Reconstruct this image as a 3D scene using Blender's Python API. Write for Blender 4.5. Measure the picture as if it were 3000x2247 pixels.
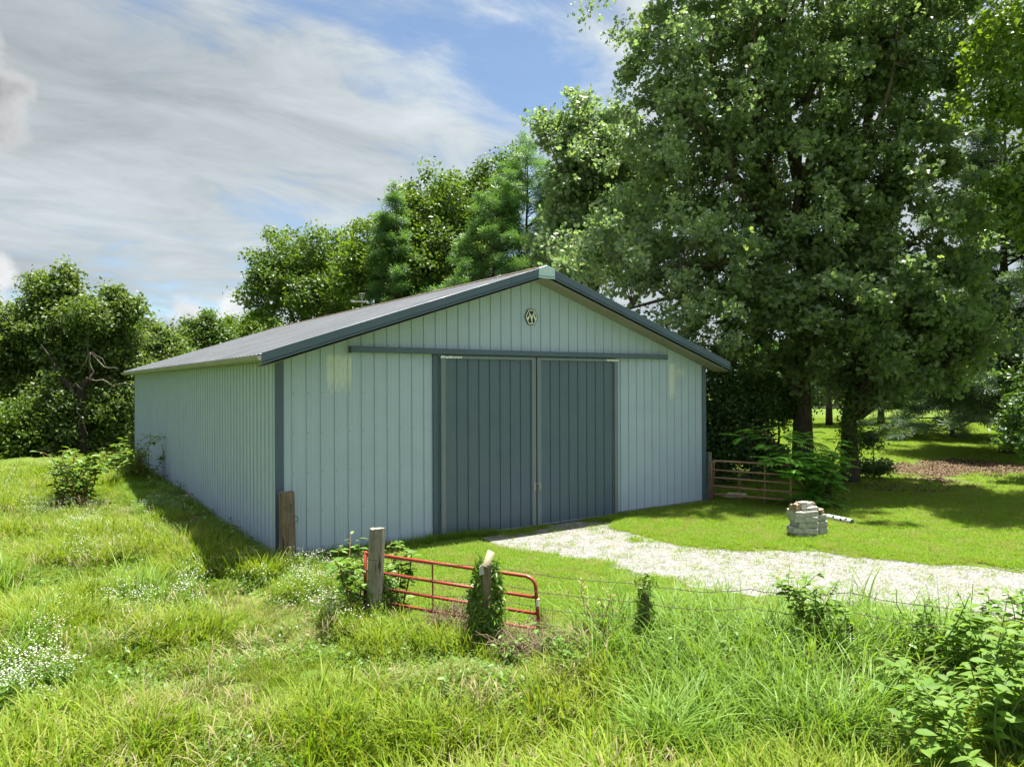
import bpy, bmesh, math, random
import numpy as np
from mathutils import Vector, Matrix

random.seed(7)
RNG = np.random.default_rng(11)
scene = bpy.context.scene
for o in list(bpy.data.objects):
    bpy.data.objects.remove(o)
COL = scene.collection

# ------------------------------------------------------------------ camera, sky, sun, exposure
FPX, YAW, ROLL = 2110.9, 0.5952, -0.0035
CAM = np.array([-4.2608, -14.9157, 3.6247])
cam_d = bpy.data.cameras.new('camera')
cam_d.sensor_fit = 'HORIZONTAL'; cam_d.sensor_width = 36.0; cam_d.lens = 36.0 * FPX / 3000.0
cam_d.clip_start = 0.1; cam_d.clip_end = 6000
cam = bpy.data.objects.new('camera', cam_d); COL.objects.link(cam)
_cy, _sy = math.cos(YAW), math.sin(YAW)
R_ = np.array([_cy, -_sy, 0.0]); F_ = np.array([_sy, _cy, 0.0]); U_ = np.array([0, 0, 1.0])
R2 = R_ * math.cos(ROLL) + U_ * math.sin(ROLL); U2 = -R_ * math.sin(ROLL) + U_ * math.cos(ROLL)
M = Matrix(((R2[0], U2[0], -F_[0], CAM[0]), (R2[1], U2[1], -F_[1], CAM[1]), (R2[2], U2[2], -F_[2], CAM[2]), (0, 0, 0, 1)))
cam.matrix_world = M
scene.camera = cam

SUN_V = np.array([0.225, 0.045, 1.0]); SUN_V /= np.linalg.norm(SUN_V)
SUN_EL = math.asin(SUN_V[2]); SUN_AZ = math.atan2(SUN_V[0], SUN_V[1])

def ray(px, py):
    return F_ + R2 * ((px - 1500) / FPX) - U2 * ((py - 1123.5) / FPX)
def G(px, py, z=0.0):
    """ground point seen at a place of the photograph"""
    d = ray(px, py); t = (z - CAM[2]) / d[2]
    return CAM + t * d
def AT(px, py, depth):
    return CAM + depth * ray(px, py)

# --- world: Nishita sky with a high thin cloud deck and a few cumulus
world = bpy.data.worlds.new('World'); scene.world = world; world.use_nodes = True
wt = world.node_tree; wt.nodes.clear()
def wn(t, **k):
    n = wt.nodes.new(t)
    for a, b in k.items(): setattr(n, a, b)
    return n
def wl(a, b): wt.links.new(a, b)
out = wn('ShaderNodeOutputWorld'); bg = wn('ShaderNodeBackground'); wl(bg.outputs[0], out.inputs[0])
SKY_STRENGTH = 0.05
SKY_ROT, SKY_LOC, SKY_LO, SKY_HI = -58, (0.6, 0.55, 0.0), 0.33, 0.50
GAPS = [(1330, 150, 420, .12), (1650, 290, 360, .17), (850, 600, 260, .09), (350, 520, 260, .05), (700, 480, 260, .05), (1560, 80, 200, .05), (560, 900, 420, .05), (300, 250, 700, -.08), (900, 330, 500, -.03)]
CLOUD, CUM = 1.16, 2.0
CUMULI = [(-70, 260, 80), (-30, 380, 55), (-90, 130, 60), (0, 900, 38), (-60, 800, 60), (205, 880, 30), (235, 930, 26), (375, 950, 26), (395, 990, 28), (350, 1010, 24), (560, 920, 30), (610, 960, 34), (650, 1000, 30), (700, 1010, 26), (690, 900, 30), (520, 1000, 20)]
bg.inputs[1].default_value = SKY_STRENGTH
sky = wn('ShaderNodeTexSky', sky_type='NISHITA'); sky.sun_disc = False
sky.sun_elevation = SUN_EL; sky.sun_rotation = SUN_AZ; sky.air_density = 0.85; sky.dust_density = 0.25; sky.ozone_density = 1.6
tc = wn('ShaderNodeTexCoord'); DIR = tc.outputs['Generated']
def vmath(op, a, b=None, s=None):
    n = wn('ShaderNodeVectorMath', operation=op); wl(a, n.inputs[0])
    if b is not None:
        if hasattr(b, 'links'): wl(b, n.inputs[1])
        else: n.inputs[1].default_value = b
    if s is not None:
        if hasattr(s, 'links'): wl(s, n.inputs['Scale'])
        else: n.inputs['Scale'].default_value = s
    return n
def smath(op, a, b=0.0, c=0.0, clamp=False):
    n = wn('ShaderNodeMath', operation=op); n.use_clamp = clamp
    for i, v in enumerate((a, b, c)):
        if hasattr(v, 'links'): wl(v, n.inputs[i])
        else: n.inputs[i].default_value = v
    return n.outputs[0]
def ramp(v, lo, hi):
    n = wn('ShaderNodeMapRange'); n.interpolation_type = 'SMOOTHSTEP'
    wl(v, n.inputs[0]); n.inputs[1].default_value = lo; n.inputs[2].default_value = hi
    return n.outputs[0]
sep = wn('ShaderNodeSeparateXYZ'); wl(DIR, sep.inputs[0])
zc = smath('MAXIMUM', sep.outputs[2], 0.0)
inv = smath('DIVIDE', 1.0, smath('ADD', zc, 0.22))
plane = vmath('SCALE', DIR, s=inv).outputs[0]
def noise(vec, scale, detail=6, rough=.55, dist=0.0, rot=0.0, sc=(1, 1, 1), loc=(0, 0, 0)):
    m = wn('ShaderNodeMapping'); wl(vec, m.inputs[0]); m.inputs['Rotation'].default_value = (0, 0, math.radians(rot)); m.inputs['Scale'].default_value = sc; m.inputs['Location'].default_value = loc
    x = wn('ShaderNodeTexNoise'); wl(m.outputs[0], x.inputs['Vector']); x.inputs['Scale'].default_value = scale; x.inputs['Detail'].default_value = detail; x.inputs['Roughness'].default_value = rough; x.inputs['Distortion'].default_value = dist
    return x.outputs[0]
body = noise(plane, 1.25, 6, .54, .25, SKY_ROT, (.9, 1.35, 1), SKY_LOC)
wisp = noise(plane, 2.9, 10, .64, .55, SKY_ROT + 8, (.9, 1.75, 1), (3.1, 1.7, 0))
cov = smath('ADD', smath('MULTIPLY', body, .62), smath('MULTIPLY', wisp, .38))
for px, py, r, amt in GAPS:          # where the deck is thinner or thicker
    d = ray(px, py); d = d / np.linalg.norm(d)
    dist = vmath('DISTANCE', DIR, tuple(d)).outputs['Value']
    cov = smath('SUBTRACT', cov, smath('MULTIPLY', smath('SUBTRACT', 1.0, ramp(dist, 0.0, r / FPX)), amt))
deck = smath('ADD', 0.12, smath('MULTIPLY', ramp(cov, SKY_LO, SKY_HI), 0.88))
# clouds brighter towards the sun, boosted out of view as added fill light
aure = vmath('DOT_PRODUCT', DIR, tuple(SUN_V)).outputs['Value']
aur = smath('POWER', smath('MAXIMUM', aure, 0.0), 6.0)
belly = noise(plane, .8, 4, .5, 0, SKY_ROT, (.8, 1.3, 1), (5.3, 2.2, 0))
shade = smath('ADD', -0.10, smath('ADD', smath('MULTIPLY', belly, 1.25), smath('MULTIPLY', wisp, 0.95)))
low = smath('SUBTRACT', 1.30, smath('MULTIPLY', zc, 0.95))          # thinner, brighter cloud towards the horizon
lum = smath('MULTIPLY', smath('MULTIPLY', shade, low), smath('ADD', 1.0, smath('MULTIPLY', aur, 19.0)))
ccol = wn('ShaderNodeMix', data_type='RGBA', blend_type='MULTIPLY'); ccol.inputs[0].default_value = 1.0
ccol.inputs[6].default_value = (0.92 * CLOUD, 1.0 * CLOUD, 1.02 * CLOUD, 1)
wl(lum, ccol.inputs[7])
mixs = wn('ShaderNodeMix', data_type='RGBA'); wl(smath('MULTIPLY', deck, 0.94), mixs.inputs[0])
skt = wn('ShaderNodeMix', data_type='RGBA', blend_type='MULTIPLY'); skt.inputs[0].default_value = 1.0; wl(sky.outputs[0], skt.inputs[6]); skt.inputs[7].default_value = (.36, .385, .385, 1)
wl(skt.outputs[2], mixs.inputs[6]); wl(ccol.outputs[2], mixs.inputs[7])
# cumulus: lumps in given directions, edges broken by billowy noise
nc1 = noise(DIR, 9, 3, .5); nc2 = noise(DIR, 30, 6, .62)
pert = smath('ADD', smath('MULTIPLY', smath('SUBTRACT', nc1, 0.5), 0.07), smath('MULTIPLY', smath('SUBTRACT', nc2, 0.5), 0.045))
bil = noise(DIR, 16, 6, .6, .3, 0, (1, 1, 1), (0.02, 0.0, .015))
last = mixs.outputs[2]
for lumps_, bright, dark in ((CUMULI[:3], CUM * .80, .55), (CUMULI[3:], CUM, .16)):
    cum = None
    for px, py, r in lumps_:
        d = ray(px, py); d = d / np.linalg.norm(d)
        dist = vmath('DISTANCE', DIR, tuple(d)).outputs['Value']
        v = smath('SUBTRACT', smath('ADD', r * 1.35 / FPX, pert), dist)
        cum = v if cum is None else smath('MAXIMUM', cum, v)
    cmask = ramp(cum, -0.004, 0.016); core = ramp(cum, 0.0, 0.045)
    clum = smath('SUBTRACT', smath('ADD', 0.60, smath('MULTIPLY', bil, 0.80)), smath('MULTIPLY', core, dark))
    ccu = wn('ShaderNodeMix', data_type='RGBA', blend_type='MULTIPLY'); ccu.inputs[0].default_value = 1.0
    ccu.inputs[6].default_value = (0.98 * bright, 0.99 * bright, 1.0 * bright, 1); wl(clum, ccu.inputs[7])
    mixc = wn('ShaderNodeMix', data_type='RGBA'); wl(smath('MULTIPLY', cmask, 0.9), mixc.inputs[0])
    wl(last, mixc.inputs[6]); wl(ccu.outputs[2], mixc.inputs[7]); last = mixc.outputs[2]
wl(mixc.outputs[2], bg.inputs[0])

sun_d = bpy.data.lights.new('sun', 'SUN'); sun_d.energy = 2.0; sun_d.angle = math.radians(0.53); sun_d.color = (1.0, 0.95, 0.86)
sun = bpy.data.objects.new('sun', sun_d); COL.objects.link(sun)
sun.rotation_euler = Vector(tuple(SUN_V)).to_track_quat('Z', 'Y').to_euler(); sun.location = (10, 5, 60)

vs = scene.view_settings
vs.view_transform = 'Standard'; vs.look = 'None'; vs.gamma = 1.0; vs.use_curve_mapping = False; vs.exposure = 3.2
scene.render.engine = 'CYCLES'
scene.cycles.max_bounces = 12; scene.cycles.diffuse_bounces = 8; scene.cycles.transmission_bounces = 10; scene.cycles.glossy_bounces = 2
scene.cycles.use_denoising = True

# ------------------------------------------------------------------ helpers
def tag(o, label=None, cat=None, group=None, kind=None):
    if label: o['label'] = label
    if cat: o['category'] = cat
    if group: o['group'] = group
    if kind: o['kind'] = kind
    return o
def empty(name, loc=(0, 0, 0), rz=0.0):
    o = bpy.data.objects.new(name, None); COL.objects.link(o); o.location = tuple(loc); o.rotation_euler = (0, 0, rz)
    o.empty_display_size = 0.2
    return o
def link(name, me, parent=None, loc=None):
    o = bpy.data.objects.new(name, me); COL.objects.link(o)
    if parent is not None: o.parent = parent
    if loc is not None: o.location = tuple(loc)
    return o
def np_mesh(name, V, F, mat=None, smooth=False, mats=None, midx=None):
    V = np.asarray(V, dtype=np.float32); F = np.asarray(F, dtype=np.int32)
    me = bpy.data.meshes.new(name); m, k = F.shape
    me.vertices.add(len(V)); me.vertices.foreach_set('co', V.ravel())
    me.loops.add(m * k); me.loops.foreach_set('vertex_index', F.ravel())
    me.polygons.add(m); me.polygons.foreach_set('loop_start', np.arange(0, m * k, k, dtype=np.int32))
    try: me.polygons.foreach_set('loop_total', np.full(m, k, dtype=np.int32))
    except Exception: pass
    if smooth: me.polygons.foreach_set('use_smooth', np.ones(m, dtype=bool))
    for x in (mats or ([mat] if mat else [])): me.materials.append(x)
    if midx is not None: me.polygons.foreach_set('material_index', np.asarray(midx, dtype=np.int32))
    me.update(calc_edges=True)
    return me
class MB:
    """collects small shapes into one mesh"""
    def __init__(s): s.v = []; s.f = []
    def add(s, V, F):
        n = len(s.v); s.v += [tuple(map(float, p)) for p in V]; s.f += [tuple(i + n for i in f) for f in F]; return s
    def box(s, x0, x1, y0, y1, z0, z1):
        return s.add([(x0, y0, z0), (x1, y0, z0), (x1, y1, z0), (x0, y1, z0), (x0, y0, z1), (x1, y0, z1), (x1, y1, z1), (x0, y1, z1)],
                     [(0, 3, 2, 1), (4, 5, 6, 7), (0, 1, 5, 4), (1, 2, 6, 5), (2, 3, 7, 6), (3, 0, 4, 7)])
    def tube(s, P, r, n=8, caps=True):
        P = [np.asarray(p, float) for p in P]; rr = r if hasattr(r, '__len__') else [r] * len(P)
        V = []; F = []; ref = None
        for i, p in enumerate(P):
            t = P[min(i + 1, len(P) - 1)] - P[max(i - 1, 0)]; t = t / (np.linalg.norm(t) + 1e-9)
            if ref is None: ref = np.array([1., 0, 0]) if abs(t[0]) < .8 else np.array([0, 1., 0])
            a = np.cross(t, ref); a /= np.linalg.norm(a) + 1e-9; b = np.cross(t, a); ref = -np.cross(t, a) if False else ref
            for k in range(n):
                an = 2 * math.pi * k / n; V.append(p + rr[i] * (a * math.cos(an) + b * math.sin(an)))
        for i in range(len(P) - 1):
            for k in range(n):
                F.append((i * n + k, i * n + (k + 1) % n, (i + 1) * n + (k + 1) % n, (i + 1) * n + k))
        if caps: F.append(tuple(range(n))); F.append(tuple((len(P) - 1) * n + k for k in reversed(range(n))))
        return s.add(V, F)
    def prism(s, poly, z0, z1, frame=None):
        """poly in (u,v), extruded along w; frame maps (u,v,w) -> xyz"""
        fr = frame or (lambda u, v, w: (u, v, w)); n = len(poly)
        V = [fr(u, v, z0) for u, v in poly] + [fr(u, v, z1) for u, v in poly]
        F = [tuple(reversed(range(n))), tuple(range(n, 2 * n))] + [(i, (i + 1) % n, n + (i + 1) % n, n + i) for i in range(n)]
        return s.add(V, F)
    def mesh(s, name, mat, smooth=False):
        me = bpy.data.meshes.new(name); me.from_pydata(s.v, [], s.f); me.materials.append(mat)
        if smooth: me.polygons.foreach_set('use_smooth', np.ones(len(me.polygons), dtype=bool))
        bm = bmesh.new(); bm.from_mesh(me); bmesh.ops.recalc_face_normals(bm, faces=bm.faces); bm.to_mesh(me); bm.free()
        me.update(); return me
    def build(s, name, mat, parent=None, smooth=False, loc=None): return link(name, s.mesh(name, mat, smooth), parent, loc)
def bevel(o, w=0.004, seg=1):
    m = o.modifiers.new('bevel', 'BEVEL'); m.width = w; m.segments = seg; m.limit_method = 'ANGLE'; return o

def vnoise(x, y, seed=0):
    x = np.asarray(x, float); y = np.asarray(y, float); xi = np.floor(x).astype(np.int64); yi = np.floor(y).astype(np.int64)
    fx = x - xi; fy = y - yi; fx = fx * fx * (3 - 2 * fx); fy = fy * fy * (3 - 2 * fy)
    def h(a, b):
        n = (a * 374761393 + b * 668265263 + seed * 1442695041) & 0x7fffffff
        n = ((n ^ (n >> 13)) * 1274126177) & 0x7fffffff
        return ((n ^ (n >> 16)) & 0xffff) / 65535.0
    return (h(xi, yi) * (1 - fx) + h(xi + 1, yi) * fx) * (1 - fy) + (h(xi, yi + 1) * (1 - fx) + h(xi + 1, yi + 1) * fx) * fy
def fbm(x, y, seed=0, o=3):
    s = 0; a = 1; t = 0
    for k in range(o): s = s + a * vnoise(np.asarray(x) * 2 ** k, np.asarray(y) * 2 ** k, seed + k); t += a; a *= .5
    return s / t
def sstep(v, a, b):
    t = np.clip((np.asarray(v, float) - a) / (b - a), 0, 1); return t * t * (3 - 2 * t)
def in_poly(x, y, poly):
    x = np.asarray(x); y = np.asarray(y); r = np.zeros(x.shape, bool); n = len(poly)
    for i in range(n):
        x0, y0 = poly[i][:2]; x1, y1 = poly[(i + 1) % n][:2]
        if y0 == y1: continue
        r ^= ((y0 > y) != (y1 > y)) & (x < (x1 - x0) * (y - y0) / (y1 - y0) + x0)
    return r
def seg_dist(x, y, P):
    d = np.full(np.shape(x), 1e9)
    for (x0, y0), (x1, y1) in zip(P[:-1], P[1:]):
        L2 = (x1 - x0) ** 2 + (y1 - y0) ** 2; t = np.clip(((x - x0) * (x1 - x0) + (y - y0) * (y1 - y0)) / L2, 0, 1)
        d = np.minimum(d, np.hypot(x - x0 - t * (x1 - x0), y - y0 - t * (y1 - y0)))
    return d

# ------------------------------------------------------------------ materials
class NT:
    def __init__(s, name):
        s.m = bpy.data.materials.new(name); s.m.use_nodes = True; s.t = s.m.node_tree; s.t.nodes.clear()
        s.out = s.n('ShaderNodeOutputMaterial')
    def n(s, t, **k):
        x = s.t.nodes.new(t)
        for a, b in k.items(): setattr(x, a, b)
        return x
    def l(s, a, b): s.t.links.new(a, b)
    def set(s, inp, v):
        if hasattr(v, 'links'): s.l(v, inp)
        else: inp.default_value = v
    def math(s, op, a, b=0.0, clamp=False):
        x = s.n('ShaderNodeMath', operation=op); x.use_clamp = clamp; s.set(x.inputs[0], a); s.set(x.inputs[1], b); return x.outputs[0]
    def noise(s, scale=5, detail=4, rough=.5, vec=None, dist=0.0):
        x = s.n('ShaderNodeTexNoise'); x.inputs['Scale'].default_value = scale; x.inputs['Detail'].default_value = detail
        x.inputs['Roughness'].default_value = rough; x.inputs['Distortion'].default_value = dist
        if vec is not None: s.l(vec, x.inputs['Vector'])
        return x.outputs[0]
    def pos(s): return s.n('ShaderNodeNewGeometry').outputs['Position']
    def obj(s): return s.n('ShaderNodeTexCoord').outputs['Object']
    def map(s, vec, scale=(1, 1, 1), rot=(0, 0, 0), loc=(0, 0, 0)):
        x = s.n('ShaderNodeMapping'); s.l(vec, x.inputs[0]); x.inputs['Scale'].default_value = scale; x.inputs['Rotation'].default_value = rot; x.inputs['Location'].default_value = loc
        return x.outputs[0]
    def mix(s, f, a, b):
        x = s.n('ShaderNodeMix', data_type='RGBA'); s.set(x.inputs[0], f)
        for i, v in ((6, a), (7, b)):
            if hasattr(v, 'links'): s.l(v, x.inputs[i])
            else: x.inputs[i].default_value = (*v, 1) if len(v) == 3 else v
        return x.outputs[2]
    def rng(s, v, lo, hi, a=0.0, b=1.0, smooth=True):
        x = s.n('ShaderNodeMapRange'); x.interpolation_type = 'SMOOTHSTEP' if smooth else 'LINEAR'
        s.l(v, x.inputs[0]); x.inputs[1].default_value = lo; x.inputs[2].default_value = hi; x.inputs[3].default_value = a; x.inputs[4].default_value = b
        return x.outputs[0]
    def ramp(s, v, cols):
        x = s.n('ShaderNodeValToRGB'); s.l(v, x.inputs[0]); e = x.color_ramp.elements
        while len(e) < len(cols): e.new(0.5)
        for i, (p, c) in enumerate(cols): e[i].position = p; e[i].color = (*c, 1)
        return x.outputs[0]
    def bump(s, h, strength=.3, dist=.01):
        x = s.n('ShaderNodeBump'); x.inputs['Strength'].default_value = strength; x.inputs['Distance'].default_value = dist; s.l(h, x.inputs['Height']); return x.outputs[0]
    def bsdf(s, col, rough=.6, spec=.5, metal=0.0, normal=None):
        x = s.n('ShaderNodeBsdfPrincipled')
        for k, v in (('Base Color', col), ('Roughness', rough), ('Specular IOR Level', spec), ('Metallic', metal)):
            if k == 'Base Color' and not hasattr(v, 'links'): x.inputs[k].default_value = (*v, 1)
            else: s.set(x.inputs[k], v)
        if normal is not None: s.l(normal, x.inputs['Normal'])
        return x
    def done(s, sh): s.l(sh, s.out.inputs[0]); return s.m

def leaf_mat(name, cols, rough=.42, spec=.5, trans=.38, tint=(1.35, 1.25, .45), big=0.0, dry=None):
    n = NT(name)
    g = n.n('ShaderNodeNewGeometry'); oi = n.n('ShaderNodeObjectInfo')
    f = n.math('FRACT', n.math('ADD', g.outputs['Random Per Island'], oi.outputs['Random']))
    k = len(cols); col = n.ramp(f, [(i / max(1, k - 1), c) for i, c in enumerate(cols)])
    if big:
        nz = n.noise(big, 3, .55, g.outputs['Position'])
        col = n.mix(n.rng(nz, .42, .68, 0, .75), col, dry or (cols[-1][0] * 1.4, cols[-1][1] * 1.15, cols[-1][2]))
    b = n.bsdf(col, rough, spec)
    tr = n.n('ShaderNodeBsdfTranslucent')
    x = n.n('ShaderNodeMix', data_type='RGBA', blend_type='MULTIPLY'); x.inputs[0].default_value = 1; n.l(col, x.inputs[6]); x.inputs[7].default_value = (*tint, 1)
    n.l(x.outputs[2], tr.inputs[0])
    ms = n.n('ShaderNodeMixShader'); ms.inputs[0].default_value = trans; n.l(b.outputs[0], ms.inputs[1]); n.l(tr.outputs[0], ms.inputs[2])
    return n.done(ms.outputs[0])

def painted_metal(name, col, rough=.42, streaks=False, dirt=.25):
    n = NT(name); p = n.pos()
    nz = n.noise(1.3, 4, .6, p); fine = n.noise(9, 5, .65, n.map(p, (1, 1, .18)))
    c = n.mix(n.rng(nz, .35, .7, 0, dirt), col, tuple(v * .8 for v in col))
    c = n.mix(n.rng(fine, .5, .8, 0, dirt * .8), c, tuple(min(1, v * 1.12 + .01) for v in col))
    if streaks:
        sx = n.n('ShaderNodeSeparateXYZ'); n.l(p, sx.inputs[0])
        st = n.noise(80, 5, .7, n.map(p, (1, 1, .06)))
        tot = None
        for (x0, x1, z0, z1, th) in ((1.0, 1.66, 3.0, 4.4, .43), (11.35, 11.65, 2.8, 4.3, .36), (11.62, 12.1, 3.2, 4.2, .48)):
            bx = n.math('MULTIPLY', n.rng(sx.outputs[0], x0, x0 + .12), n.rng(sx.outputs[0], x1, x1 - .05))
            bz = n.math('MULTIPLY', n.rng(sx.outputs[2], z0, z0 + .85), n.rng(sx.outputs[2], z1, z1 - .25))
            by = n.rng(sx.outputs[1], .06, .03)
            m = n.math('MULTIPLY', n.math('MULTIPLY', bx, bz), by)
            hit = n.math('MULTIPLY', n.math('GREATER_THAN', n.math('MULTIPLY', st, n.math('ADD', n.math('MULTIPLY', m, .55), .45)), th), n.rng(m, .05, .3))
            tot = hit if tot is None else n.math('MAXIMUM', tot, hit)
        c = n.mix(n.math('MULTIPLY', tot, .98), c, (.56, .60, .59))
    bmp = n.bump(n.noise(3.0, 2, .5, n.map(p, (1, 1, .35))), .06, .03)
    b = n.bsdf(c, n.rng(nz, .3, .7, rough - .06, rough + .12), .45, 0.0, bmp)
    return n.done(b.outputs[0])

def wood_mat(name, c0, c1, c2, scale=1.0):
    n = NT(name); o = n.obj()
    g = n.noise(16 * scale, 6, .7, n.map(o, (1, 1, .06)), .6); big = n.noise(3, 3, .6, o)
    crack = n.noise(34 * scale, 3, .6, n.map(o, (1, 1, .035)), .3)
    c = n.ramp(g, [(.25, c0), (.5, c1), (.78, c2)])
    c = n.mix(n.rng(big, .4, .7, 0, .5), c, c0)
    c = n.mix(n.rng(crack, .40, .33, 0, .9), c, tuple(v * .18 for v in c0))
    h = n.math('SUBTRACT', g, n.math('MULTIPLY', n.rng(crack, .42, .33), 1.4))
    return n.done(n.bsdf(c, .88, .2, 0, n.bump(h, .9, .012)).outputs[0])

def bark_mat(name, c0, c1):
    n = NT(name); p = n.pos()
    g = n.noise(7, 6, .7, n.map(p, (1, 1, .25)), .4); b = n.noise(1.2, 3, .5, p)
    c = n.mix(n.rng(g, .3, .7), c0, c1); c = n.mix(n.rng(b, .5, .75, 0, .5), c, (c1[0] * 1.1, c1[1] * 1.2, c1[2]))
    return n.done(n.bsdf(c, .9, .15, 0, n.bump(g, .8, .05)).outputs[0])

def rust_paint(name, paint, rust, lo, hi, rough=.45):
    n = NT(name); p = n.pos(); a = n.noise(7, 6, .65, p); b = n.noise(38, 4, .7, p)
    v = n.math('ADD', n.math('MULTIPLY', a, .7), n.math('MULTIPLY', b, .3))
    c = n.mix(n.rng(v, lo, hi), paint, rust); c = n.mix(n.rng(b, .62, .8, 0, .35), c, tuple(min(1, q * 1.6 + .02) for q in rust))
    return n.done(n.bsdf(c, n.rng(v, lo, hi, rough, .85), .4, 0, n.bump(b, .25, .003)).outputs[0])

def plain(name, col, rough=.7, spec=.3, metal=0.0, var=.15, scale=6):
    n = NT(name); z = n.noise(scale, 4, .6, n.obj()); c = n.mix(z, tuple(v * (1 - var) for v in col), tuple(min(1, v * (1 + var)) for v in col))
    return n.done(n.bsdf(c, rough, spec, metal, n.bump(z, .2, .004)).outputs[0])

def stone_mat(name, c0, c1, scale=9):
    n = NT(name); o = n.obj(); a = n.noise(scale, 6, .65, o); b = n.noise(scale * 5, 4, .7, o)
    c = n.mix(n.rng(a, .3, .7), c0, c1); c = n.mix(n.rng(b, .35, .25, 0, .6), c, tuple(v * .4 for v in c0))
    return n.done(n.bsdf(c, .9, .2, 0, n.bump(n.math('ADD', a, n.math('MULTIPLY', b, .4)), .6, .015)).outputs[0])

M_wall = painted_metal('pale_blue_siding', (.37, .455, .59), .40, True)
M_door = painted_metal('slate_blue_steel', (.082, .122, .172), .42)
M_trim = painted_metal('dark_blue_trim', (.068, .102, .16), .40)
M_stile = painted_metal('door_edge_trim', (.15, .185, .225), .38)
M_cap = painted_metal('pale_blue_cap', (.44, .58, .70), .35)
M_gutter = painted_metal('weathered_gutter', (.25, .27, .24), .5, False, .5)
M_soffit = painted_metal('grey_soffit', (.27, .25, .22), .55)
M_dark = plain('door_gap_dark', (.012, .013, .014), .9, .1)
M_black = plain('emblem_black', (.022, .028, .030), .5)
M_white = plain('emblem_white', (.78, .78, .75), .5)
M_steel = plain('galvanised_steel', (.38, .38, .37), .45, .5, .6)
M_screw = plain('screw_head', (.06, .08, .085), .5, .5, .3)
n = NT('roof_metal'); p = n.pos()
a = n.noise(1.1, 5, .6, n.map(p, (.5, 1, 1))); b = n.noise(14, 4, .65, p)
c = n.mix(n.rng(a, .35, .7), (.21, .22, .24), (.28, .29, .31)); c = n.mix(n.rng(b, .60, .8, 0, .5), c, (.14, .125, .115))
M_roof = n.done(n.bsdf(c, .40, .5, .25, n.bump(b, .02, .002)).outputs[0])
M_ridge = rust_paint('rusty_ridge', (.20, .16, .14), (.13, .075, .045), .4, .6)
M_base = wood_mat('skirt_board', (.14, .13, .10), (.22, .21, .17), (.30, .28, .24))
M_postd = wood_mat('dark_post_wood', (.085, .062, .045), (.17, .13, .10), (.27, .22, .17))
M_postg = wood_mat('grey_post_wood', (.13, .115, .10), (.25, .225, .20), (.38, .35, .32), 1.3)
M_red = rust_paint('red_gate_paint', (.26, .036, .022), (.16, .05, .03), .50, .66, .38)
M_brn = rust_paint('rusty_gate_paint', (.34, .06, .045), (.34, .24, .17), .36, .52, .6)
M_wire = plain('rusty_wire', (.06, .045, .035), .7, .4, .4)
M_tpost = rust_paint('fence_stake_steel', (.10, .11, .09), (.10, .06, .035), .45, .6)
M_pvc = plain('aged_pvc', (.27, .24, .15), .55, .4, 0, .12, 4)
M_pvcw = plain('white_pipe', (.40, .40, .38), .5, .4, 0, .08, 4)
M_label = plain('paper_label', (.8, .8, .8), .6)
M_lime = stone_mat('pale_limestone', (.27, .27, .24), (.45, .45, .41))
M_brown = stone_mat('brown_stone', (.17, .115, .075), (.32, .25, .18))
M_conc = stone_mat('concrete', (.42, .41, .38), (.55, .54, .50), 5)
M_bark = bark_mat('bark', (.045, .036, .028), (.13, .105, .082))
M_barkp = bark_mat('pine_bark', (.04, .03, .025), (.11, .08, .06))
M_dead = bark_mat('dead_wood', (.12, .10, .085), (.24, .205, .175))
M_twig = bark_mat('twig', (.05, .045, .03), (.14, .11, .07))

M_oak = leaf_mat('oak_leaves', [(.10, .165, .075), (.145, .22, .095), (.185, .265, .105), (.125, .20, .10), (.24, .30, .08)], .45, .6, .50, (1.2, 1.25, .75))
M_oak2 = leaf_mat('yellow_green_oak_leaves', [(.07, .13, .025), (.11, .19, .03), (.15, .23, .035), (.09, .17, .04)], .33, .55, .40, (1.5, 1.4, .35))  # yellower green leaves for the oak at the right edge
M_maple = leaf_mat('maple_leaves', [(.055, .11, .025), (.075, .14, .03), (.10, .175, .033), (.065, .125, .03), (.12, .185, .035)], .42, .3, .45, (1.4, 1.3, .4))
M_light = leaf_mat('light_green_leaves', [(.075, .135, .024), (.10, .175, .03), (.13, .21, .032), (.085, .15, .028)], .42, .3, .44, (1.4, 1.3, .4))
M_wood = leaf_mat('woodland_leaves', [(.065, .115, .035), (.085, .145, .04), (.115, .18, .045), (.075, .13, .04), (.13, .175, .055)], .42, .3, .45, (1.4, 1.3, .4))
M_pine = leaf_mat('pine_needles', [(.07, .15, .05), (.095, .19, .06), (.12, .23, .065), (.08, .165, .06)], .45, .4, .42, (1.3, 1.3, .5))
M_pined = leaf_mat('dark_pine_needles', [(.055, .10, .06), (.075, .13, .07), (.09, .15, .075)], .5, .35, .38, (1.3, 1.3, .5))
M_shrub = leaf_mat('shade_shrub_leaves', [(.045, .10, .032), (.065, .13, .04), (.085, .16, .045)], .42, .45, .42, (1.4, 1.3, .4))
M_weed = leaf_mat('weed_leaves', [(.10, .20, .030), (.13, .24, .035), (.165, .27, .05), (.115, .215, .035)], .55, .2, .5, (1.35, 1.25, .45))
M_poke = leaf_mat('pokeweed_leaves', [(.075, .16, .022), (.11, .21, .03), (.15, .26, .04)], .4, .45, .42, (1.35, 1.25, .4))
M_sumac = leaf_mat('compound_leaves', [(.11, .27, .04), (.14, .33, .05), (.18, .38, .06)], .42, .35, .5, (1.3, 1.3, .4))
M_vine = leaf_mat('vine_leaves', [(.06, .14, .018), (.095, .19, .022), (.14, .24, .03), (.055, .11, .018)], .42, .35, .44, (1.35, 1.25, .4))
M_lawn = leaf_mat('lawn_blades', [(.145, .255, .022), (.175, .295, .028), (.21, .325, .045), (.15, .265, .024), (.24, .29, .07)], .6, .15, .45, (1.2, 1.2, .5), 1.7, (.24, .27, .08))
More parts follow.
